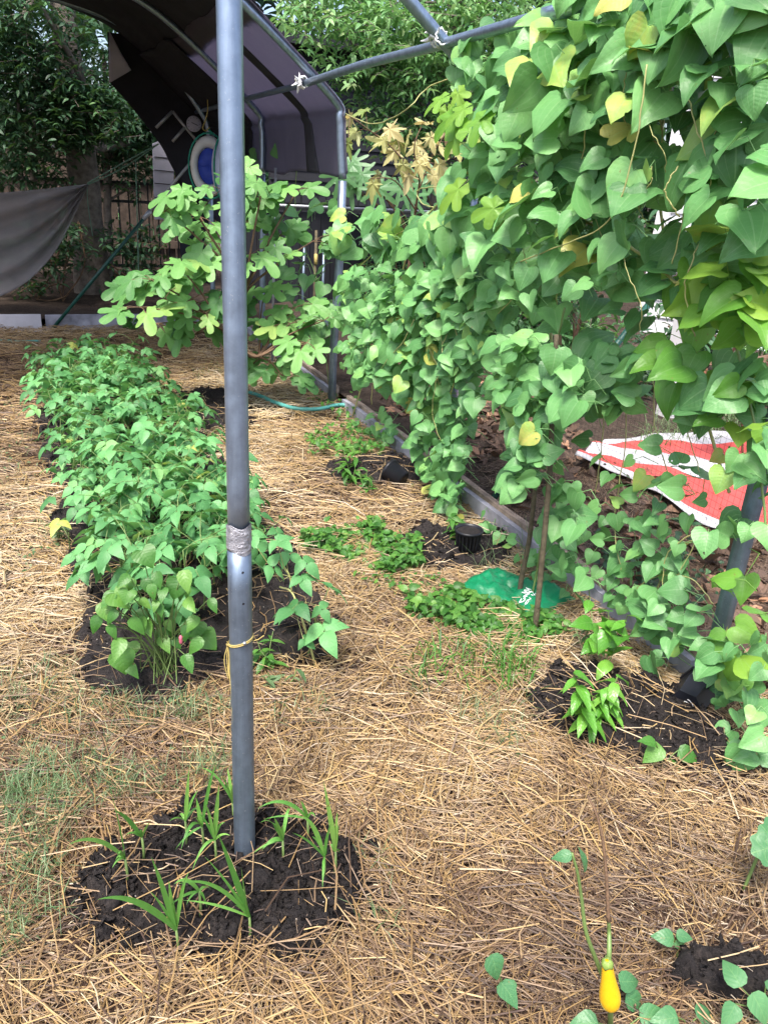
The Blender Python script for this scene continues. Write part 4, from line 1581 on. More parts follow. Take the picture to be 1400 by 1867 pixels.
P = np.zeros((5, 21, 3))
for i in range(5):
    for j in range(21):
        th = j % 20 / 20 * 2 * math.pi
        ln = i / 4 * (0.009 + 0.006 * (0.5 + 0.5 * math.cos(5 * th)))
        r_ = [0.003, 0.0068, 0.0092, 0.0098, 0.0102][i]
        P[i, j] = f0 + Mx @ np.array([r_ * math.cos(th), r_ * math.sin(th), -0.002 + ln])
mb.grid(P)
mb.build('calyx', M['calyx'], fr, solid=0.0008)
ls = MB()
for px, py, s, d, n_ in ((1066, 1590, .028, (0.2, 0.3, 1), (0.6, -.8, .2)), (1042, 1558, .022, (-.8, 0, .15), (-.3, -.5, .7)), (1128, 1790, .04, (0.5, .2, -.5), (0, -.6, .8)), (1140, 1815, .042, (.4, .1, -.6), (0, -.7, .7))):
    pick(ls, OVATES, frames(np.array([n_], float), np.array([d], float)), np.array([onY(px, py, eb + 0.04)]), np.array([s * 1.5]), np.array([.5]))
ls.build('leaves', M['seed'], t)


def lowplant(px, py, leaves, label, mat='seed', name='seedling', tpls=None):
    base = (GS(px, py))
    t = thing(name, label, 'seedling', base)
    st, ls = MB(), MB()
    for lx_, ly_, s, dx, dyy in leaves:
        e = onY(lx_, ly_, base[1])
        d = CAM @ np.array([dx, -dyy, 0.0]) + np.array([0, 0, -0.05])
        n_ = np.array([[-0.2, -0.5, 1.0]]) + rng.normal(0, .2, (1, 3))
        pick(ls, tpls or OVATES[:2], frames(n_, d[None]), e[None], np.array([[s * 1.25, s, s]]), np.array([float(np.clip(rng.normal(.5, .15), 0, 1))]))
        st.tube([base - np.array([0, 0, .01]), (base + e) / 2 + np.array([0, 0, .008]), e], 0.0015, 5, False)
    st.build('stem', M['stem'], t)
    ls.build('leaves', M[mat], t)


lowplant(932, 1850, [(895, 1740, .05, .3, 1), (912, 1790, .05, .4, 1), (928, 1785, .035, -.1, 1)], 'seedling with folded leaves left of the yellow eggplant')
lowplant(1235, 1745, [(1228, 1712, .045, -1, -.2), (1232, 1705, .035, .8, .2), (1235, 1712, .03, .3, .8)], 'three leafed seedling in the straw right of the eggplant')
lowplant(1385, 1850, [(1350, 1800, .055, -.2, -.7), (1370, 1810, .06, .3, .9), (1395, 1800, .05, .8, .3), (1340, 1830, .05, -.6, .8), (1390, 1840, .06, .2, .9)], 'low leafy seedling in the bottom right corner')
lowplant(1255, 1875, [(1235, 1855, .055, -.9, .1), (1270, 1855, .055, .6, -.3), (1310, 1850, .05, .7, .2), (1290, 1870, .06, .3, .5)], 'low leafy seedling on the bottom edge')
lowplant(1130, 1890, [(1165, 1855, .06, 1, -.1), (1090, 1865, .055, -.8, 0), (1160, 1870, .05, .5, .5)], 'leafy seedling at the foot of the eggplant stalk')
lowplant(1215, 1370, [(1205, 1360, .07, -.6, .5), (1235, 1368, .065, .8, .4), (1195, 1355, .05, -.9, -.2), (1225, 1385, .05, .5, .8)], 'small seedling with broad dark leaves below the tipped pot', 'weed')
lowplant(205, 640, [(205, 640, .1, 0, 1), (190, 640, .09, -1, 0)], 'small seedling by the far rows', 'weed')

# squash leaf entering at the right
base = np.array([1.40, 0.9, 0.0])
t = thing('squash_plant', 'large scalloped squash leaf reaching in at the right edge', 'plant', base)
e = onY(1405, 1545, 0.86)
sq = palm_leaf(scalloped_r, 81, 4, 0.2, 0.05, 2)
ls, st = MB(), MB()
ls.inst(sq, frames(np.array([[-0.2, -0.55, 0.85]]), np.array([[-0.9, 0.1, -.1]])), e[None] + np.array([[0.02, 0, 0]]), np.array([0.10]), np.array([0.38]))
st.tube(bez([base, base + np.array([0.02, 0, .12]), e + np.array([.03, 0, 0.0])], 10), 0.004, 7)
st.build('stem', M['stem'], t)
ls.build('leaf', M['seed'], t)


# ------------------------------------------------------------------ pots, bag, hoses, stakes, striped cloth
def pot_profile(r0, r1, h):
    return [(0.0005, 0), (r0, 0), (r0 + (r1 - r0) * .9, h * .86), (r1 * 1.06, h * .87), (r1 * 1.08, h), (r1 * .98, h), (r1 * .93, h * .87), (r0 * .93, 0.012), (0.0005, 0.011)]


def rotm(axis_, a):
    return np.array(Matrix.Rotation(a, 3, Vector(axis_)))


base = (GS(851, 1000))
t = thing('flower_pot', 'black ribbed pot standing upright on the middle mound', 'pot', base, 'black plastic pots')
mb = MB()
mb.lathe(pot_profile(0.047, 0.057, 0.092), base, 32)
mb.build('pot', M['black'], t)
mb = MB()
for k in range(20):
    a = 2 * math.pi * k / 20
    p0 = base + np.array([math.cos(a) * .0475, math.sin(a) * .0475, 0.01])
    p1 = base + np.array([math.cos(a) * .0558, math.sin(a) * .0558, 0.078])
    mb.tube([p0, p1], 0.0024, 5, False)
mb.build('ribs', M['black'], t)
mb = MB()
mb.lathe([(0.0005, 0.088), (0.03, .087), (0.052, 0.082)], base, 20)
mb.build('potting_soil', M['soil'], t)
base = (GS(722, 880))
t = thing('flower_pot', 'black pot tipped on its side by the far mound', 'pot', base, 'black plastic pots')
Mx = rotm((1, 0.6, 0), -1.25) @ np.eye(3)
MB().lathe(pot_profile(0.045, 0.058, 0.10), base + np.array([0.03, -0.02, 0.05]), 32, Mx).build('pot', M['black'], t)
# tipped pot against the near leg with a white printed mark on its base side
base = GS(1235, 1300)
t = thing('flower_pot', 'black pot tipped against the right leg, showing a white C mark', 'pot', base, 'black plastic pots')
pc = onY(1262, 1268, 1.50)
ax_ = nrm(np.array([-0.75, -0.35, -0.15]))           # axis from mouth to base
e_1 = nrm(np.cross(ax_, [0, 0, 1]))
Mx = np.stack([e_1, np.cross(ax_, e_1), -ax_], 1)
basec = pc + ax_ * 0.05
MB().lathe([(0.0005, 0), (0.052, 0), (0.060, 0.10), (0.066, 0.101), (0.067, 0.115), (0.061, .115), (0.056, .1), (0.048, 0.006), (0.0005, 0.005)], basec, 6, Mx).build('pot', M['black'], t, smooth=False)
mb = MB()
sc_ = 0.0
for r_, a0, a1, wd in ((0.024, 0.9, 4.6, 0.0012), (0.012, 1.2, 5.2, 0.0016)):
    pts = [basec + Mx @ np.array([r_ * math.cos(a), r_ * math.sin(a), -0.0015]) for a in np.linspace(a0, a1, 16)]
    mb.tube(np.array(pts), wd, 5, False)
mb.build('printed_mark', M['white'], t)

# green plastic bag lying beyond the weeds
bx0 = G(935, 1095)
t = thing('green_bag', 'crumpled green plastic bag with white print lying by the two stakes', 'bag', bx0)
cn = [G(832, 1075), G(905, 1040), G(1050, 1098), G(965, 1135)]
U, Vv = np.meshgrid(np.linspace(0, 1, 46), np.linspace(0, 1, 26), indexing='ij')
P = (cn[0][None, None] * ((1 - U) * (1 - Vv))[..., None] + cn[1][None, None] * ((1 - U) * Vv)[..., None] + cn[3][None, None] * (U * (1 - Vv))[..., None] + cn[2][None, None] * (U * Vv)[..., None])
rnd_ = (np.clip(np.minimum(U, 1 - U) * 5, 0, 1) * np.clip(np.minimum(Vv, 1 - Vv) * 4, 0, 1)) ** 0.5
P[..., 2] = 0.015 + rnd_ * (0.035 + 0.02 * np.sin(U * 6 + Vv * 3) + 0.045 * fbm(U * 8, Vv * 6, 6, 4))
Pb = P.copy()
Pb[..., 2] = 0.004
mb = MB().grid(P, flip=True)
mb.grid(Pb)
mb.build('sheet', M['bag'], t)


def bagpt(u, v, dz=0.004):
    i = int(np.clip(u, 0, 1) * 45)
    j = int(np.clip(v, 0, 1) * 25)
    return P[i, j] + np.array([0, 0, dz])


mb = MB()
GLY = [[((0, 0), (0, 1)), ((0, 1), (.6, .9)), ((0, 0), (.6, .1))], [((.3, 0), (.3, 1))], [((0, 0), (0, 1)), ((0, 1), (.6, 0)), ((.6, 0), (.6, 1))], [((0, 0), (.3, 1)), ((.3, 1), (.6, 0)), ((.1, .4), (.5, .4))]]
for u0, v0, su, sv, n_, r_ in ((.72, .18, .055, .085, 5, .0028), (.815, .22, .026, .05, 8, .0017), (.64, .46, .04, .06, 3, .002)):
    for k_ in range(n_):
        for (x0_, y0_), (x1_, y1_) in GLY[(k_ * 3 + n_) % 4]:
            mb.tube(np.array([bagpt(u0 + su * (1 - y0_), v0 + sv * (k_ + x0_ * .9) * .78), bagpt(u0 + su * (1 - y1_), v0 + sv * (k_ + x1_ * .9) * .78)]), r_, 4, False)
mb.build('print', M['white'], t)

mb = MB()
pts = [G(455, 728), G(475, 735), G(505, 748), G(540, 758), G(580, 759), G(612, 752), G(632, 752), G(648, 760), G(665, 772)]
pts = [p + np.array([0, 0, 0.05]) for p in pts]
mb.tube(bez(pts, 40), 0.013, 10)
tag(mb.build('garden_hose', M['hose']), 'teal garden hose curving over straw to the far edging board', 'hose', 'teal hose pieces')
mb = MB()
pts = [G(-60, 622) + [0, 0, .025], G(0, 626) + [0, 0, .025], G(40, 628) + [0, 0, .025], G(75, 626) + [0, 0, .02]]
mb.tube(bez(pts, 14), 0.012, 10)
tag(mb.build('garden_hose', M['hose']), 'pale teal hose end in the straw at the far left', 'hose', 'teal hose pieces')
mb = MB()
pts = [G(440, 1190) + [0, 0, .01], G(500, 1165) + [0, 0, .03], G(530, 1125) + [0, 0, .05], G(528, 1085) + [0, 0, .06], G(500, 1060) + [0, 0, .06], G(440, 1060) + [0, 0, .04]]
mb.tube(bez(pts, 40), 0.013, 12)
tag(mb.build('black_hose', M['black_hose']), 'black rubber hose looping through the soil behind the front pole', 'hose')

for (p0, p1, p2, r_, lb) in (((947, 1090), (975, 880), (988, 690), .010, 'left of two rough brown stakes holding up the vine by the green bag'), ((972, 1150), (1000, 860), (1012, 610), .0105, 'right and thicker of two rough brown stakes by the green bag')):
    b = G(*p0)
    yy = b[1]
    c = bez([b - np.array([0, 0, .05]), b, onY(*p1, yy + .02), onY(*p2, yy + .1)], 30)
    c = c + 0.012 * np.stack([vnoise(np.arange(len(c)) * .23, np.zeros(len(c)) + k_ * 5 + b[0] * 40, 8) for k_ in range(3)], -1)
    tag(MB().tube(c, np.linspace(r_ * 1.2, r_ * .75, len(c)), 9).build('wooden_stake', M['stake']), lb, 'stake', 'wooden stakes')

# striped cloth
tl, tr, bl_, br_ = [G(1100, 805, .1), G(1560, 770, .1), G(1045, 845, .1), G(1560, 1060, .1)]
U, Vv = np.meshgrid(np.linspace(0, 1, 70), np.linspace(0, 1, 40), indexing='ij')
Wv = Vv + 0.05 * np.sin(U * 9)
P = (bl_[None, None] * ((1 - U) * (1 - Wv))[..., None] + tl[None, None] * ((1 - U) * Wv)[..., None] + br_[None, None] * (U * (1 - Wv))[..., None] + tr[None, None] * (U * Wv)[..., None])
P[..., 2] = 0.115 + 0.05 * fbm(P[..., 0] * 1.7, P[..., 1] * 1.7, 9, 4) * 0.5 + 0.05 * fbm(U * 5, Vv * 4, 17, 3) + 0.02 * np.sin(Vv * 14 + U * 3) * (1 - U)
mb = MB().grid(P, flip=True)
cl = mb.build('striped_cloth', M['stripe'], solid=0.004)
tag(cl, 'red and white striped cloth spread on the ground beyond the vine', 'cloth')

# ------------------------------------------------------------------ trellis net
t = thing('trellis_net', 'fine black plastic net strung along the right row of legs', 'net', (1.93, 2.4, 0.05))
mb = MB()
ya, yb_, za, zb = 1.5, 3.42, 0.04, 1.05
for y in np.arange(ya, yb_, 0.022):
    zz = np.linspace(za, zb, 10)
    mb.tube(np.stack([1.935 + .02 * vnoise(zz * 3, zz * 0 + y * 2, 4), y + 0.012 * vnoise(zz * 4, zz * 0 + y * 9, 7), zz], -1), 0.00042, 3, False)
for z in np.arange(za, zb, 0.022):
    yy = np.linspace(ya, yb_, 22)
    mb.tube(np.stack([1.935 + .02 * vnoise(yy * 0 + z * 3, yy * 2, 4), yy, z + 0.02 * vnoise(yy * 3, yy * 0 + z * 5, 2)], -1), 0.00042, 3, False)
mb.build('mesh', M['net'], t)


# ------------------------------------------------------------------ vines
def vine(label, root, zones, stems, group='climbing vines on the frame', plane=1.88, mat='vine', smat='stem', name='climbing_vine', gaps=None):
    t = thing(name, label, 'vine', root, group)
    ls = MB()
    for poly, n, s0, s1, b0, b1, tone, sdv in zones:
        Pp = samp(poly, n)
        b = b0 + (b1 - b0) * rng.random(n)
        T = np.array([onX(p[0], p[1], plane - bb) for p, bb in zip(Pp, b)])
        k = T[:, 2] > 0.05
        T, b = T[k], b[k]
        n = len(T)
        N_ = np.array([-0.7, -0.45, 0.85]) + rng.normal(0, .5, (n, 3))
        D = np.array([-0.35, 0.25, -0.7]) + rng.normal(0, .62, (n, 3))
        if gaps:
            gk = np.zeros(n, bool)
            Pk = Pp[k]
            for gp in gaps:
                gk |= inpoly(Pk, gp)
            kk2 = ~gk | (rng.random(n) < .52)
            T, b, N_, D, n = T[kk2], b[kk2], N_[kk2], D[kk2], int(kk2.sum())
        S = s0 + (s1 - s0) * rng.random(n) ** 1.3
        rn = np.clip(rng.normal(tone, sdv, n), 0.02, 0.9)
        ye = rng.random(n) < 0.016
        rn = np.where(ye, 0.93 + .07 * rng.random(n), rn)
        Fm = frames(N_, D)
        pick(ls, HEARTS, Fm, T, S, rn)
        for i in range(n):
            w_ = np.array([plane + 0.02, T[i, 1] + rng.normal(0, .05), T[i, 2] + rng.normal(-.03, .04)])
            if b[i] > 0.1:
                w_ = T[i] + np.array([0.055, rng.normal(0, .03), -0.03])
            ls.tube([T[i], T[i] * .6 + w_ * .4 + np.array([0, 0, .02]) + rng.normal(0, .008, 3), w_], 0.0013, 4, False, rnd=.75)
            ls.L[-1][:, 0] = 0
    for s in stems:
        c = bez(s[0], 40)
        c = c + 0.006 * np.stack([vnoise(np.arange(len(c)) * .4, np.zeros(len(c)) + k * 7, 3) for k in range(3)], -1)
        MB().tube(c, s[1], 6).build('stem', M[smat], t)
    ls.build('leaves', M[mat], t)
    return t


zoneA = [(1040, -40), (960, 50), (900, 120), (860, 190), (840, 290), (800, 340), (760, 420), (850, 480), (890, 560), (960, 590), (1060, 590), (1120, 580), (1190, 530), (1240, 480), (1330, 430), (1420, 480), (1420, -40)]
gapless = [(1040, -40), (960, 50), (900, 120), (860, 190), (840, 290), (800, 380), (850, 480), (890, 560), (1000, 580), (1120, 500), (1180, 400), (1190, 250), (1230, 100), (1270, -40)]
W3 = lambda px, py, b=0.0: onX(px, py, 1.88 - b)
def trails(x0, x1, y0, y1, n, b0, b1, r_):
    out = []
    for _ in range(n):
        x, y, b = x0 + (x1 - x0) * rng.random(), y0 + (y1 - y0) * rng.random(), b0 + (b1 - b0) * rng.random()
        dx = rng.normal(-20, 30)
        L_ = 90 + 140 * rng.random()
        out.append(([W3(x + dx * t + 14 * math.sin(5 * t + x), y + L_ * t, b + .03 * math.sin(4 * t)) for t in np.linspace(0, 1, 5)], r_ * (.7 + .6 * rng.random())))
    return out


vine('huge vine of big heart shaped leaves covering the near right bay', (1.9, 2.3, 0.1),
     [(zoneA, 160, 0.05, 0.13, 0.0, 0.16, 0.36, .18), (gapless, 480, 0.055, 0.14, 0.02, 0.34, 0.55, .17),  # inner leaf layer toned darker, shade within the vine put into its colour
      ([(1230, 150), (1420, 60), (1420, 500), (1260, 420)], 72, 0.07, 0.15, 0.05, 0.3, 0.5, .18),
      ([(1120, 400), (1310, 380), (1270, 560), (1130, 590)], 38, 0.07, 0.13, 0.0, 0.15, 0.35, .15),
      ([(1180, 200), (1310, 180), (1310, 400), (1200, 380)], 12, 0.07, 0.13, 0.0, 0.2, 0.4, .2),
      ([(1120, -40), (1420, -40), (1420, 60), (1200, 80)], 72, 0.07, 0.15, 0.05, 0.3, 0.45, .18),
      ([(830, 60), (960, 20), (1000, 100), (900, 180), (820, 160)], 26, 0.07, 0.12, 0.0, 0.2, 0.55, .2)],
     [([W3(1015, 760), W3(1010, 700), W3(1000, 400, .05), W3(1080, 150, .1), W3(1050, -40, .1)], 0.006),
      ([W3(1330, 900), W3(1240, 600), W3(1200, 300, .05), W3(1250, 50)], 0.005),
      ([W3(1180, 120, .35), W3(1160, 250, .36), W3(1110, 400, .36), W3(1000, 455, .34), W3(940, 480, .3)], 0.0022),
      ([W3(1400, 240, .1), W3(1250, 300, .1), W3(1140, 370, .1), W3(1130, 430, .1)], 0.004),
      ([W3(1240, 520, .12), W3(1150, 450, .12), W3(1060, 400, .12)], 0.005),
      ([W3(860, 130), W3(780, 160), W3(740, 200, .1), W3(680, 225, .05), W3(625, 205, -.02)], 0.003),
      ([W3(1320, 250, .2), W3(1260, 350, .2), W3(1225, 480, .2)], 0.002)] + trails(950, 1350, 60, 480, 16, .15, .3, .0018), smat='stem_pale',
     gaps=[[(1225, 20), (1310, 20), (1320, 200), (1290, 300), (1220, 320), (1235, 180)], [(1160, 390), (1300, 370), (1310, 490), (1180, 510)], [(800, 200), (860, 190), (830, 330), (760, 330)]])

zoneB = [(630, 490), (700, 480), (780, 500), (860, 470), (890, 580), (880, 660), (790, 700), (740, 730), (660, 700), (620, 660), (620, 610), (660, 580), (620, 540)]
vine('mid distance vine with small heart leaves between the second and third legs', (1.9, 4.0, 0.05),
     [(zoneB, 560, 0.04, 0.09, 0.0, 0.22, 0.55, .17), ([(640, 560), (860, 480), (880, 650), (760, 700), (660, 680)], 320, 0.05, 0.095, 0.05, 0.25, 0.6, .15),
      ([(610, 420), (700, 380), (800, 400), (840, 350), (870, 480), (780, 530), (740, 450), (640, 450)], 90, 0.09, 0.15, 0.0, 0.2, 0.6, .18),
      ([(600, 760), (700, 740), (740, 800), (690, 800)], 30, 0.05, 0.08, 0.0, 0.1, 0.6, .15)],
     [([W3(640, 770), W3(680, 640), W3(720, 540), W3(760, 420), W3(830, 340)], 0.005),
      ([W3(760, 780), W3(780, 640), W3(800, 520), W3(880, 480)], 0.005),
      ([W3(900, 395, .1), W3(800, 400, .1), W3(720, 430, .1), W3(640, 500)], 0.0035),
      ([W3(870, 345, .1), W3(780, 342, .1), W3(760, 350, .1), W3(770, 370, .1), W3(790, 378, .1)], 0.0028)] + trails(640, 860, 470, 620, 9, .12, .22, .002), smat='stem_pale')

zoneC = [(750, 720), (800, 670), (880, 660), (880, 720), (850, 790), (845, 900), (830, 975), (790, 980), (770, 890), (750, 800)]
vine('narrow vine column climbing the second leg above the middle pot', (1.88, 3.3, 0.05),
     [(zoneC, 260, 0.045, 0.09, 0.0, 0.2, 0.5, .16)],
     [([W3(810, 980), W3(800, 850), W3(830, 700), W3(830, 560)], 0.005), ([W3(840, 980), W3(840, 850), W3(850, 700)], 0.004)])

zoneD = [(900, 600), (1000, 620), (1060, 660), (1070, 740), (1010, 760), (1000, 840), (995, 850), (960, 890), (915, 890), (930, 830), (940, 770), (900, 700)]
zoneD2 = [(1010, 840), (1060, 900), (1050, 1010), (1080, 1070), (1030, 1060), (990, 960)]
vine('vine twining up the two brown stakes above the green bag', (1.62, 2.3, 0.05),
     [(zoneD, 210, 0.05, 0.10, 0.10, 0.42, 0.5, .17), (zoneD2, 45, 0.05, 0.085, 0.06, 0.3, 0.45, .15)],
     [([W3(965, 1120, .2), W3(1000, 900, .2), W3(1000, 700, .2), W3(1030, 560, .2)], 0.004)])

zE = [(1220, 500), (1300, 470), (1420, 480), (1420, 620), (1330, 590), (1260, 590)]
vine('bright yellow green young vine leaves at the right edge', (1.9, 1.75, 0.1),
     [(zE, 44, 0.07, 0.115, 0.05, 0.22, 0.6, .22), ([(1190, 640), (1240, 600), (1420, 680), (1420, 760), (1250, 780)], 16, 0.07, 0.12, 0.0, 0.2, .25, .12),
      ([(1330, 700), (1400, 700), (1400, 820), (1340, 800)], 6, 0.06, 0.09, .05, .2, .6, .15),
      ([(1300, 1060), (1400, 1040), (1400, 1230), (1330, 1230)], 9, 0.07, 0.1, 0.05, .2, .6, .15)],
     [([W3(1400, 1000, .1), W3(1380, 800, .1), W3(1340, 620, .1), W3(1300, 500, .1)], 0.004)], mat='vine_bright')
vine('dark leaved vine around the near right leg', (1.88, 1.6, 0.05),
     [([(1190, 860), (1280, 830), (1420, 800), (1420, 960), (1300, 1010), (1240, 1000)], 24, 0.05, 0.10, 0.0, 0.18, .5, .18),
      ([(1190, 640), (1050, 620), (1020, 720), (1100, 770), (1170, 720)], 46, 0.06, 0.115, 0.0, 0.14, .4, .15),
      ([(1265, 640), (1420, 640), (1420, 820), (1340, 740), (1265, 760)], 30, 0.06, 0.11, 0.0, 0.16, .42, .15),
      ([(1280, 1180), (1400, 1150), (1400, 1380), (1300, 1380)], 46, 0.045, 0.085, 0.0, 0.18, .5, .18),
      ([(1150, 1090), (1280, 1060), (1290, 1180), (1180, 1230)], 34, 0.05, 0.09, 0.02, 0.15, .5, .16),
      ([(880, 930), (960, 990), (1060, 1080), (1040, 1100), (930, 1010), (870, 960)], 40, 0.035, 0.065, 0.0, 0.12, .5, .16),
      ([(1040, 960), (1200, 880), (1260, 1050), (1120, 1120)], 50, 0.04, 0.07, 0.0, 0.06, .45, .16),
      ([(1060, 800), (1330, 780), (1330, 960), (1080, 960)], 13, 0.04, 0.075, 0.0, 0.08, .5, .16)],
     [([W3(1300, 1300), W3(1330, 1100), W3(1370, 900), W3(1420, 700)], 0.004), ([W3(1180, 1110), W3(1240, 1000), W3(1330, 980)], 0.002),
      ([W3(1200, 1120), W3(1205, 1040), W3(1250, 990), W3(1290, 980)], 0.0025),
      ([W3(1130, 650, .02), W3(1140, 800, .03), W3(1120, 950, .02), W3(1135, 1060, .02)], 0.002), ([W3(1190, 640, .02), W3(1195, 780, .03), W3(1230, 900, .02)], 0.002),
      ([W3(1215, 1120, .03), W3(1208, 1040, .05), W3(1225, 1000, .06), W3(1270, 975, .05), W3(1230, 1060, .04)], 0.002),
      ([W3(1150, 1080, .02), W3(1200, 1050, .03), W3(1260, 1055, .03), W3(1300, 1100, .02)], 0.0018),
      ([W3(1080, 640, .02), W3(1100, 760, .03), W3(1085, 900, .02)], 0.002), ([W3(1270, 650, .02), W3(1250, 760, .03), W3(1275, 860, .02)], 0.0018)], smat='stem_pale')

# light-green shrub tips beside the vine (lobed young leaves) hanging at the gap
t = thing('grape_vine', 'lime green lobed vine shoot at the gap left of the big vine', 'vine', W3(860, 300, .1))
ls, st = MB(), MB()
for px, py, s, r_ in ((820, 180, .12, .7), (850, 170, .1, .8), (840, 215, .15, .6), (870, 240, .15, .65), (860, 200, .12, .7), (895, 215, .13, .6), (845, 250, .12, .7), (830, 205, .1, .8), (850, 345, .15, .8), (915, 380, .13, .7)):
    ls.inst(FIGS[2], frames(np.array([[-.7, -.5, .6]]) + rng.normal(0, .3, (1, 3)), np.array([[-.4, .3, -.4]]) + rng.normal(0, .4, (1, 3))), W3(px - 15, py, .36)[None], np.array([s]), np.array([r_]))
    st.tube([W3(px - 15, py, .36), W3((px + 870) / 2, (py + 300) / 2, .12), W3(870, 310, .05)], .002, 4, False)
st.build('stems', M['stem_pale'], t)
ls.build('leaves', M['vine_bright'], t)

# ------------------------------------------------------------------ fig tree
fb = np.array([1.22, 5.0, 0.0])
t = thing('fig_tree', 'young fig tree with large lobed leaves behind the front pole', 'tree', fb)
st, ls = MB(), MB()
YF = 5.0
clus = [(330, 350, 3), (405, 345, 3), (480, 335, 3), (540, 350, 2), (300, 385, 2), (365, 395, 3), (430, 410, 3), (510, 430, 3), (570, 440, 2), (275, 510, 4), (250, 515, 2), (300, 545, 3), (350, 545, 3), (390, 485, 4), (420, 560, 2), (480, 540, 2), (540, 560, 4), (590, 585, 3), (500, 600, 4), (560, 625, 3), (480, 650, 3), (515, 685, 3), (355, 610, 2), (285, 590, 2), (600, 555, 2), (455, 480, 2), (390, 440, 3), (530, 590, 3), (340, 500, 2), (255, 560, 2), (375, 570, 2), (445, 360, 2), (490, 450, 2)]
fork = fb + np.array([0.0, 0.05, 0.42])
limbs = [(fb, fork)]
for px, py, n in clus:
    dy = rng.normal(0, .16)
    tip = onY(px, py, YF + dy)
    if px < 380:
        mid = onY(405 if py > 470 else 420, 600 if py > 470 else 500, YF + dy * .5)
    elif px > 470 and py > 520:
        mid = onY(470, 650, YF + dy * .5)
    else:
        mid = onY(445, 540, YF + dy * .5)
    c = bez([fork, mid, (mid + tip) / 2 + np.array([0, 0, .03]), tip], 16)
    st.tube(c, np.linspace(0.011, 0.004, len(c)), 6, False)
    for k in range(n + 2):
        a = rng.random() * 6.28
        e = tip + np.array([math.cos(a), .6 * math.sin(a), .4 * rng.normal()]) * 0.115
        D = np.array([[math.cos(a), .6 * math.sin(a) - .3, -.45 - .5 * rng.random()]])
        N_ = np.array([[-.3, -.55, .9]]) + rng.normal(0, .3, (1, 3))
        pick(ls, FIGS, frames(N_, D), e[None], np.array([.12 + .09 * rng.random()]), np.array([float(np.clip(rng.normal(.55, .2), 0, 1))]))
        st.tube([tip, (tip + e) / 2 + np.array([0, 0, .01]), e], 0.0022, 5, False)
st.tube(bez([fb - np.array([0, 0, .05]), fb + np.array([0.01, 0, .2]), fork], 8), np.linspace(.017, .012, len(bez([fb, fb, fb], 8))), 9, False)
st.build('trunk', M['stem_brown'], t)
ls.build('leaves', M['fig'], t)

# climbing beans on the third bay behind the fig
vine('thin vine with scattered leaves on the far legs beside the fig', (1.84, 6.0, 0.05),
     [([(480, 380), (640, 360), (640, 560), (600, 640), (490, 560)], 60, 0.08, 0.13, -0.05, 0.1, 0.5, .2), ([(470, 250), (500, 260), (490, 330), (460, 330)], 5, .09, .12, 0, .05, .4, .1)],
     [([W3(600, 700), W3(580, 520), W3(540, 400), W3(545, 250)], 0.003)])

# ------------------------------------------------------------------ trees and woods
def crown(mb, centers, radii, n, size, tone, tpls=ELLIPS, tw=None, drop=0.5):
    """leaf sprays scattered inside ellipsoids"""
    for (c, r_) in zip(centers, radii):
        c = np.array(c, float)
        r_ = np.array(r_, float)
        ns = n // 9
        d = nrm(rng.normal(size=(ns, 3)))
        rad = rng.random(ns) ** 0.45
        sp = c + d * rad[:, None] * r_ * (1 + .25 * fbm(d[:, 0] * 3 + c[0], d[:, 2] * 3 + d[:, 1], 5, 2))[:, None]
        az = rng.random(ns) * 6.28
        ax_ = np.stack([np.cos(az), np.sin(az), rng.normal(-.25, .3, ns)], -1)
        st_ = np.clip(rng.normal(tone, .17, ns), 0, 1)
        for k in range(9):
            f = (k - 4) / 4.0
            side_ = np.cross(nrm(ax_), [0, 0, 1.0]) * (1 if k % 2 else -1)
            T = sp + nrm(ax_) * (f * size * 1.9)
            D = nrm(ax_) * .5 + side_ + np.array([0, 0, -drop]) + rng.normal(0, .25, (ns, 3))
            N_ = np.array([0, 0, 1.0]) + rng.normal(0, .35, (ns, 3))
            pick(mb, tpls, frames(N_, D), T, size * (.7 + .6 * rng.random(ns)), np.clip(st_ + rng.normal(0, .1, ns), 0, 1))
            if tw is not None and k == 4:
                for i in range(0, ns, 3):
                    tw.tube([sp[i] - nrm(ax_[i]) * size * 2, sp[i], sp[i] + nrm(ax_[i]) * size * 2], 0.004, 3, False)


def tree(label, base, trunk, rad, centers, radii, n, size, tone, mat, tpls=ELLIPS, limbs=6, group='background trees', drop=.5):
    t = thing('tree', label, 'tree', base, group)
    st, ls = MB(), MB()
    c = bez(trunk, 24)
    st.tube(c + 0.03 * np.stack([vnoise(np.arange(len(c)) * .5, np.zeros(len(c)) + base[0], 3)] * 2 + [np.zeros(len(c))], -1), np.linspace(rad, rad * .45, len(c)), 14)
    for k in range(limbs):
        cc = np.array(centers[k % len(centers)]) + rng.normal(0, .5, 3) * np.array(radii[k % len(centers)]) * .6
        p0 = c[int(len(c) * (.35 + .6 * rng.random())) - 1]
        st.tube(bez([p0, (p0 + cc) / 2 + rng.normal(0, .12, 3), cc], 10), np.linspace(rad * .3, rad * .08, len(bez([p0, p0, p0], 10))), 7, False)
    crown(ls, centers, radii, n, size, tone, tpls, st, drop)
    st.build('trunk', M['bark'], t)
    ls.build('crown', M[mat], t)


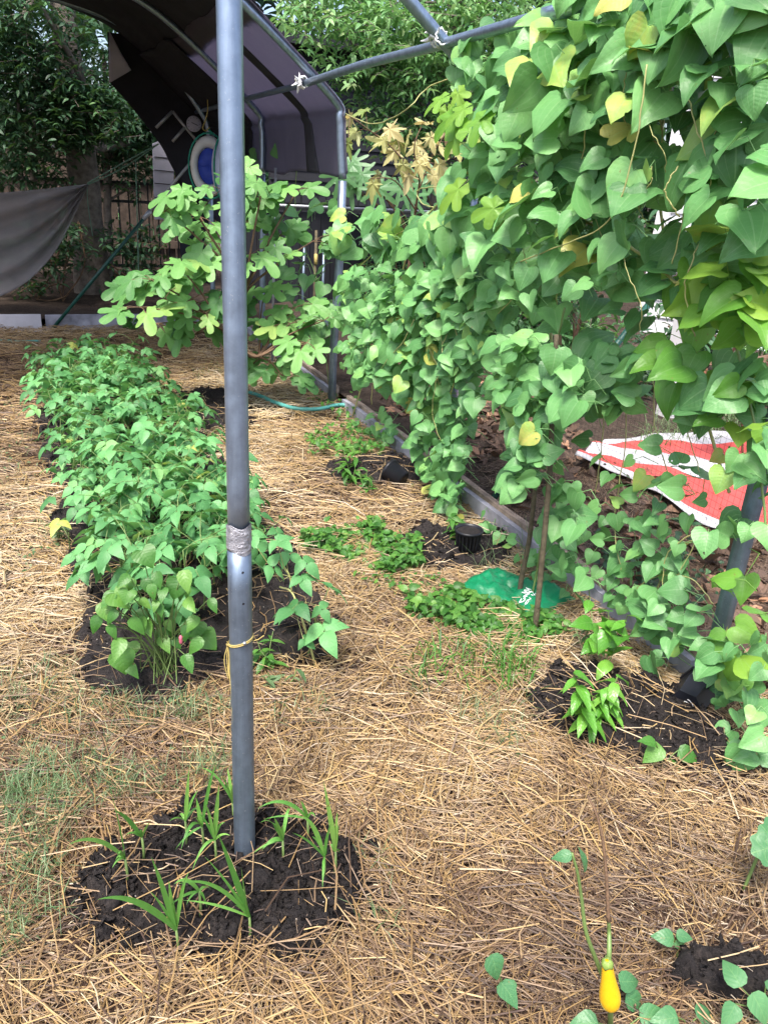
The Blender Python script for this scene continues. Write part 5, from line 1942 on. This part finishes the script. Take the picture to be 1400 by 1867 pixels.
A = lambda px, py, y: onY(px, py, y)
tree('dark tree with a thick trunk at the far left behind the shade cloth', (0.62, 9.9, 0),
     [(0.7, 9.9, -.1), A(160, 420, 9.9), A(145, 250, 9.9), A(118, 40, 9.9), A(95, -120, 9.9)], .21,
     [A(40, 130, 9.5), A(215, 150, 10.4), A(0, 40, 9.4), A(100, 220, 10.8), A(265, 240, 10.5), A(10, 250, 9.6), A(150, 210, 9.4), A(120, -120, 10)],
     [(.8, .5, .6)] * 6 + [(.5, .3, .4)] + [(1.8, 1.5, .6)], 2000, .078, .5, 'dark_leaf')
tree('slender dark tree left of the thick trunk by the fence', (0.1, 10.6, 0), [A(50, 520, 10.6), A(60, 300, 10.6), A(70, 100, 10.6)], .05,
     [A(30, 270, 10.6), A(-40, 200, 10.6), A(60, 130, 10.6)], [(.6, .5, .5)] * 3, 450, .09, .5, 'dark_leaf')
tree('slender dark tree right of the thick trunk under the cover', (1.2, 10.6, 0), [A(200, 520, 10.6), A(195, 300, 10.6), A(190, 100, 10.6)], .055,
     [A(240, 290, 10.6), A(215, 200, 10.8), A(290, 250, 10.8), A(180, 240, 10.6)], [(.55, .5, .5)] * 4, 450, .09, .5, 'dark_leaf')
tree('tall leafy tree with pale green sprays above the rail', (4.3, 8.4, 0), [(4.3, 8.4, -.1), (4.25, 8.4, 1.5), (4.2, 8.3, 3), (4.2, 8.3, 4.5)], .12,
     [A(640, 60, 8.2), A(760, 40, 8), A(880, 60, 8), A(700, 130, 8.2), A(800, 140, 8), A(620, 0, 8.6), A(740, 230, 8.2), A(900, 250, 8), A(960, 60, 7.6)],
     [(.75, .6, .5), (.8, .6, .5), (.8, .6, .5), (.6, .5, .35), (.6, .5, .4), (.7, .6, .4), (.5, .4, .3), (.7, .5, .5), (.7, .6, .6)], 1150, .085, .62, 'airy', drop=.8)
tree('shaggy shrub tree behind the big vine', (4.6, 6.2, 0), [(4.6, 6.2, -.1), (4.6, 6.2, 1.2), (4.5, 6.1, 2.4)], .07,
     [A(900, 420, 6.2), A(960, 560, 6.0), A(860, 560, 6.6), A(1020, 640, 5.8), A(930, 680, 6.0), A(800, 600, 7), A(720, 560, 7.5)], [(.55, .5, .5)] * 7, 1100, .10, .4, 'light_leaf')
# maple sapling with fading leaves
mbp = np.array([2.75, 5.9, 0.05])
t = thing('maple_sapling', 'sapling with yellowing pointed leaves beside the cover', 'tree', mbp, 'background trees')
st, ls = MB(), MB()
tips = []
for px, py in ((640, 215), (650, 240), (635, 262), (700, 255), (720, 275), (745, 245), (765, 300), (735, 300), (785, 250), (800, 265), (780, 225), (770, 285), (690, 320), (680, 335), (745, 320), (800, 300), (815, 240), (665, 200), (790, 320), (760, 265), (725, 255), (710, 235), (835, 270), (850, 300)):
    e = A(px, py, 5.6 + rng.normal(0, .2))
    tips.append(e)
    N_ = np.array([[-.5, -.8, .5]]) + rng.normal(0, .4, (1, 3))
    D = np.array([[rng.normal(0, .6), -.1, -.8]])
    pick(ls, MAPLES, frames(N_, D), e[None], np.array([.17 + .08 * rng.random()]), np.array([rng.random()]))
tr_ = bez([mbp, mbp + np.array([0.02, 0, .9]), A(765, 330, 5.7)], 14)
st.tube(tr_, np.linspace(.016, .007, len(tr_)), 8, False)
brs = [bez([tr_[-1], A(715, 270, 5.7), A(670, 235, 5.6), A(638, 212, 5.55)], 18), bez([tr_[-2], A(790, 280, 5.7), A(815, 240, 5.6)], 12), bez([tr_[-4], A(720, 330, 5.6), A(675, 325, 5.6)], 12), bez([tr_[-1], A(755, 270, 5.6), A(770, 225, 5.6)], 10)]
for b_ in brs:
    st.tube(b_, np.linspace(.006, .003, len(b_)), 6, False)
allb = np.vstack(brs)
for e in tips:
    q_ = allb[np.argmin(((allb - e) ** 2).sum(1))]
    st.tube([q_, (q_ + e) / 2 + np.array([0, 0, .015]), e], .0022, 5, False)
st.build('trunk', M['stem_brown'], t)
ls.build('leaves', M['maple'], t)
# dark hand-leaved shrub
hb = np.array([3.6, 6.8, 0.05])
t = thing('hand_leaf_shrub', 'shrub with dark hand shaped leaves right of the cover', 'shrub', hb)
st, ls = MB(), MB()
for px, py in ((640, 350), (690, 355), (660, 330), (730, 350), (620, 330), (770, 340), (750, 370), (640, 310), (800, 330)):
    e = A(px, py - 12, 6.6 + rng.normal(0, .15))
    ls.inst(HANDS[0], frames(np.array([[-.3, -.9, .4]]) + rng.normal(0, .15, (1, 3)), np.array([[rng.normal(0, .3), 0, -1]])), e[None], np.array([.28]), np.array([.55]))
    st.tube(bez([hb, (hb + e) / 2 + np.array([0, 0, .3]), e], 10), .006, 5, False)
st.build('stems', M['stem_brown'], t)
ls.build('leaves', M['light_leaf'], t)

# far woods that close the view
mb = MB()
cs, rs = [], []
for k in range(26):
    a = math.radians(-50 + 5.6 * k)
    R_ = 17 + 2 * rng.random()
    for z in (1.5, 4.2, 7.0, 9.5):
        cs.append((R_ * math.sin(a + rng.normal(0, .02)), R_ * math.cos(a), z))
        rs.append((1.5, 1.3, 1.8))
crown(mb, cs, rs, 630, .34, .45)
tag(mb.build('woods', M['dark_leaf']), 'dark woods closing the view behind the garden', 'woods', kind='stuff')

# undergrowth along the fence
def shrub(label, px, py, y, r_, n, size, mat, tone=.45):
    c = A(px, py, y)
    b = np.array([c[0], c[1], 0.06])
    t = thing('shrub', label, 'shrub', b, 'shrubs along the fence')
    st, ls = MB(), MB()
    crown(ls, [c], [r_], n, size, tone, OVATES if size > .12 else ELLIPS, st)
    for k in range(5):
        e = c + rng.normal(0, .4, 3) * np.array(r_)
        st.tube(bez([b, (b + e) / 2 + rng.normal(0, .05, 3), e], 8), .008, 5, False)
    st.build('stems', M['stem_brown'], t)
    ls.build('leaves', M[mat], t)


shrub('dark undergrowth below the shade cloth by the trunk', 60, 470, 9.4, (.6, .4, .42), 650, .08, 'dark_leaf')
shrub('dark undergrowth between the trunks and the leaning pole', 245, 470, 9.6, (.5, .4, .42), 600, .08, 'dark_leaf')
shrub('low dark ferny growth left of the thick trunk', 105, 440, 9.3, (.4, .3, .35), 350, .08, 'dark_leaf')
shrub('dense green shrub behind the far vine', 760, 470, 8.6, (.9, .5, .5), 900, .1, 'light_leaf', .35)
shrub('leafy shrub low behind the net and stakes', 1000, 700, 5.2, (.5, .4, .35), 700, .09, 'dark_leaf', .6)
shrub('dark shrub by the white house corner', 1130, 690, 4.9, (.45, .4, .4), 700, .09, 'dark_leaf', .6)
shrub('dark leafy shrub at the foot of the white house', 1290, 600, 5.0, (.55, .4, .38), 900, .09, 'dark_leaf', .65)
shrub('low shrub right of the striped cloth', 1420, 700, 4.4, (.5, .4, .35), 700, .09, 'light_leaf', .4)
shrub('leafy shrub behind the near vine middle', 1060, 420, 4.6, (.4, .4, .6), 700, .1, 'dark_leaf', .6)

# dead brush bunch at right
c = A(1345, 690, 3.2)
t = thing('dead_branch', 'bunch of dead orange brown leaves on a dry branch at right', 'branch', (c[0], c[1], 0.08))
ls, st = MB(), MB()
n = 70
T = c + rng.normal(0, 1, (n, 3)) * np.array([.10, .08, .09])
pick(ls, OVATES + MAPLES, frames(rng.normal(0, 1, (n, 3)), rng.normal(0, 1, (n, 3))), T, .06 + .06 * rng.random(n), .4 + .6 * rng.random(n))
st.tube(bez([(c[0] + .2, c[1], .05), c + np.array([.05, 0, -.1]), c + np.array([-.1, 0, .1])], 10), .007, 6, False)
for k in range(8):
    st.tube([c + np.array([.03, 0, -.05]), T[k]], .003, 4, False)
st.build('stem', M['stem_brown'], t)
ls.build('leaves', M['dead'], t)

# ------------------------------------------------------------------ fences, shed, house
t = thing('wood_fence', 'brown vertical board fence at the back left', 'fence', (0.5, 12.2, 0))
mb = MB()
x = -4.0
while x < 3.2:
    w_ = .13 + .015 * rng.random()
    mb.box((x, 12.2 + .02 * rng.random(), 0), (x + w_, 12.235 + .01 * rng.random(), 1.55 + .03 * rng.random()))
    x += w_ + .012
mb.build('boards', M['fence_wood'], t, smooth=False)
mb = MB()
mb.box((-4, 12.16, .35), (3.2, 12.197, .45))
mb.box((-4, 12.16, 1.2), (3.2, 12.197, 1.3))
mb.build('rails', M['fence_wood'], t, smooth=False)
t = thing('metal_fence', 'black metal picket fence in front of the wooden fence', 'fence', (0.5, 11.2, 0))
mb = MB()
for x in np.arange(-4, 6.2, .12):
    mb.box((x, 11.2, 0.0), (x + .016, 11.216, 1.25))
mb.build('pickets', M['fence_black'], t, smooth=False)
mb = MB()
for z in (.2, .98, 1.2):
    mb.box((-4, 11.19, z), (6.2, 11.197, z + .035))
mb.build('rails', M['fence_black'], t, smooth=False)

t = thing('shed', 'dark lap sided shed behind the trees and cover', 'shed', (5.5, 11.8, 0))
mb = MB()
x0, x1 = 3.3, 9.5
z = 0.0
while z < 3.0:
    V = np.array([(x0, 11.80, z), (x1, 11.80, z), (x1, 11.825, z + .15), (x0, 11.825, z + .15), (x0, 11.9, z), (x1, 11.9, z), (x1, 11.9, z + .15), (x0, 11.9, z + .15)])
    mb.add(V, np.array([(0, 1, 2, 3), (4, 7, 6, 5), (0, 4, 5, 1), (0, 3, 7, 4), (1, 5, 6, 2)]))
    z += .15
mb.build('wall', M['siding_dark'], t, smooth=False)
mb = MB().box((x0 - .3, 11.4, 3.0), (x1 + .3, 14.5, 3.12))
mb.build('roof', M['siding_dark'], t, smooth=False)

t = thing('chain_fence', 'low dark fence with a thin top rail behind the far vine', 'fence', (3.5, 9.2, 0))
mb = MB()
mb.tube([(2.0, 9.1, 1.12), (6.5, 9.4, 1.12)], .016, 8)
for x in (2.0, 3.4, 4.9, 6.4):
    mb.tube([(x, 9.1 + (x - 2) * .067, 0), (x, 9.1 + (x - 2) * .067, 1.13)], .02, 8)
mb.build('rail', M['pole_grey'], t)
mb = MB()
x = 2.02
while x < 6.4:
    yy = 9.13 + (x - 2) * .067
    mb.box((x, yy, .05), (x + .12, yy + .015, 1.05 + .02 * rng.random()))
    x += .128
mb.build('slats', M['siding_dark'], t, smooth=False)

# white house to the right
t = thing('white_house', 'white sided house glimpsed through the right vine', 'house', (6.5, 4.0, 0))
hx0 = onX(1215, 700, 5.2)[1]
mb = MB()
z = 0.05
ha, hb_ = np.array([6.3, 7.2]), np.array([9.5, 0.5])
dv = (hb_ - ha) / np.linalg.norm(hb_ - ha)
nv_ = np.array([-dv[1], dv[0]])
if nv_ @ (np.zeros(2) - ha) < 0:
    nv_ = -nv_
while z < 5.2:
    pa, pb = ha + nv_ * .02, hb_ + nv_ * .02
    V = np.array([(*pa, z), (*pb, z), (*hb_, z + .18), (*ha, z + .18), (*(ha - nv_ * .1), z), (*(hb_ - nv_ * .1), z), (*(hb_ - nv_ * .1), z + .18), (*(ha - nv_ * .1), z + .18)])
    mb.add(V, np.array([(0, 1, 2, 3), (4, 7, 6, 5), (0, 4, 5, 1), (0, 3, 7, 4), (1, 5, 6, 2)]))
    z += .18
mb.build('wall', M['siding_white'], t, smooth=False)
mb = MB()
pa = ha + nv_ * .05
Mx = np.array([(dv[0], nv_[0], 0), (dv[1], nv_[1], 0), (0, 0, 1)])
mb.box((-.02, -.1, 0.05), (.12, .05, 5.25), Mx, (*ha, 0))
mb.build('corner_trim', M['siding_white'], t, smooth=False)
pst = G(1216, 755, .05)
tag(MB().box((pst[0] - .06, pst[1] - .06, 0.0), (pst[0] + .06, pst[1] + .06, 1.15), bev=.01).build('white_post', M['siding_white'], smooth=False, bevel=.006), 'white square post behind the net above the striped cloth', 'post')

# ------------------------------------------------------------------ shade cloth, rope, hung things
ysh = 8.5
te = [onY(px, py, ysh + dy) for px, py, dy in ((-160, 366, .3), (0, 352, .1), (80, 345, 0), (160, 336, -.05))]
be = [onY(px, py, ysh + dy) for px, py, dy in ((-160, 570, .3), (0, 540, .1), (92, 470, 0), (161, 339, -.05))]
a, b = bez(te, 50), bez(be, 50)
f = np.linspace(0, 1, 34)[None, :, None]
P = a[:, None] * (1 - f) + b[:, None] * f
ang = np.linspace(0, 1, 34)[None, :]
ss = np.linspace(0, 1, len(a))[:, None]
P[:, :, 1] += 0.05 * np.sin(ang * 22 + 2 * ss) * (0.35 + .65 * ss) + .12 * np.sin(ang * math.pi) * (1 - ss)
cl = MB().grid(P).build('shade_cloth', M['shade'], solid=0.003)
tag(cl, 'grey shade cloth slung from a rope at the far left', 'shade cloth')
k = onY(160, 337, ysh - .05)
hk = onY(290, 262, 8.3)
mb = MB()
for d in (0.0, 0.04):
    mb.tube(bez([k + np.array([0, 0, d * .3]), (k + hk) / 2 + np.array([0, 0, d - .03]), hk], 10), .006, 6, False)
mb.tube(bez([k, k + np.array([-.01, 0, -.15]), k + np.array([0.01, 0, -.45])], 8), .004, 5, False)
tag(mb.build('rope', M['rope']), 'doubled green rope pulling the shade cloth corner up to the cover', 'rope')
mb = MB()
c = onY(248, 290, 8.6)
c2 = onY(254, 525, 8.6)
mb.tube(bez([c, (c + c2) / 2, c2], 20), .006, 5, False)
tag(mb.build('cord', M['rope']), 'thin cord hanging straight down from the cover edge', 'cord')

# striped foil panel board behind
t = thing('panel_board', 'pale panelled board standing behind the leaning pole under the cover', 'board', onY(300, 560, 8.75))
yp = 8.75
q = [onY(px, py, yp) for px, py in ((283, 400), (279, 262), (293, 256), (318, 275), (316, 400))]
mb = MB()
V = np.array(q + [p + np.array([0, .03, 0]) for p in q])
mb.add(V, np.array([(0, 1, 2, 4), (2, 3, 4, -1), (5, 9, 7, 6), (7, 9, 8, -1), (0, 5, 6, 1), (1, 6, 7, 2), (2, 7, 8, 3), (3, 8, 9, 4), (4, 9, 5, 0)]))
mb.build('board', M['panel'], t, smooth=False)
mb = MB()
for py in (288, 312, 336, 362, 384):
    mb.tube([onY(282, py - 2, yp - .002), onY(317, py + 1, yp - .002)], .004, 5, False)
mb.build('grooves', M['cover'], t)

# white tube frame and dial
mb = MB()
for pa, pb in (((285, 233), (315, 203)), ((315, 203), (363, 262)), ((338, 232), (315, 258)), ((362, 262), (385, 290))):
    mb.tube([onY(*pa, 8.25), onY(*pb, 8.25)], .014, 8)
tag(mb.build('tube_frame', M['pole_grey']), 'pale bent tube frame hung against the rear cover', 'frame')
dc = onY(354, 226, 8.2)
t = thing('dial_thermometer', 'round white dial hanging under the cover', 'thermometer', dc)
v = nrm((C0 - dc) * np.array([1, 1, 0]))
e_1 = nrm(np.cross(v, [0, 0, 1]))
Mx = np.stack([e_1, np.cross(v, e_1), v], 1)
MB().lathe([(0.0005, .018), (.062, .018), (.068, .012), (.066, 0), (.0005, 0)], dc, 28, Mx).build('face', M['panel'], t)
mb = MB()
for k in range(12):
    a = k * math.pi / 6
    p = np.array([math.cos(a), math.sin(a), 0])
    mb.tube([dc + Mx @ (p * .048 + [0, 0, .020]), dc + Mx @ (p * .058 + [0, 0, .020])], .0018, 4, False)
mb.tube([dc + Mx @ np.array([-.035, .012, .021]), dc + Mx @ np.array([.02, -.01, .021])], .003, 4, False)
mb.build('hand', M['black'], t)


# hung rings in net bags on yellow hooks
def hung(px, y, label, wd, turn, two=True):
    hk = onY(px, 187, y)
    t = thing('hanging_ring', label, 'ring', hk, 'rings hanging from the rail')
    dn = np.array([0, 0, -1.0])
    vdir = nrm((C0 - hk) * np.array([1, 1, 0]))
    sx = nrm(np.cross(dn, vdir))
    rot = rotm((0, 0, 1), turn)
    sx = rot @ sx
    vd = rot @ vdir
    mb = MB()
    s = [hk + dn * -.02 + vdir * .02, hk + vdir * .03 + dn * .05, hk + dn * .13 + sx * .02 + vdir * .03, hk + dn * .19 + sx * .045 + vdir * .02, hk + dn * .21 + sx * .02, hk + dn * .18 - sx * .01]
    mb.tube(bez(s, 24), .005, 7)
    mb.build('hook', M['yellow'], t)
    c = hk + dn * .48
    th = np.linspace(0, 2 * math.pi, 41)
    prof_ = np.linspace(0, 2 * math.pi, 13)
    P = np.zeros((41, 13, 3))
    for i, a in enumerate(th):
        for j, b_ in enumerate(prof_):
            rr = 1 + .24 * math.cos(b_)
            P[i, j] = c + sx * (wd * rr * math.cos(a)) + dn * (.19 * rr * math.sin(a)) + vd * (.05 * math.sin(b_))
    MB().grid(P).build('ring', M['lilac' if not two else 'white'], t)
    mb = MB()
    Pn = np.array([[c + sx * (wd * .72 * k * math.cos(a)) + dn * (.14 * k * math.sin(a)) for k in (0.01, .5, 1)] for a in th])
    mb.grid(Pn)
    mb.build('centre', M['blue'], t, solid=.01)
    mb = MB()
    for off in (0.0,):
        pts = [hk + dn * .2] + [c + sx * (wd * 1.36 * math.cos(a)) + dn * (.255 * math.sin(a)) + vd * off for a in np.linspace(-2.2, 4.0 + .1, 30)[::-1]] + [hk + dn * .2]
        mb.tube(np.array(pts), .007, 6, False)
    mb.build('net_bag', M['teal'], t)


hung(379, 7.3, 'left white and blue ring in a green net on a yellow hook', .125, -0.1)
hung(408, 7.0, 'ring on a yellow hook half hidden by the front pole', .10, 0.9, False)

# a few tools leaning in the dark behind the fig
for i, (px, lb, mt) in enumerate(((556, 'dark tool handle leaning behind the fig, left one', 'galv_dark'), (577, 'tool handle with a yellow grip behind the fig', 'stake'), (592, 'dark tool handle leaning behind the fig, right one', 'galv_dark'))):
    yy = 7.6
    b = onY(px - 6, 600, yy)
    t = thing('garden_tool', lb, 'tool', (b[0], yy, 0.0), 'tools behind the fig')
    MB().tube([(b[0], yy, 0.0), onY(px, 420, yy + .2)], .014, 8).build('handle', M[mt], t)
    if i == 1:
        MB().tube([onY(px - 1, 482, yy + .12), onY(px - 1, 463, yy + .14)], .018, 8).build('grip', M['yellow'], t)
    hd = np.array([b[0], yy, 0.02])
    MB().box((-.09, -.012, 0), (.09, .012, .14), None, hd).build('blade', M['galv_dark'], t, bevel=.004)
SC.render.film_transparent = False
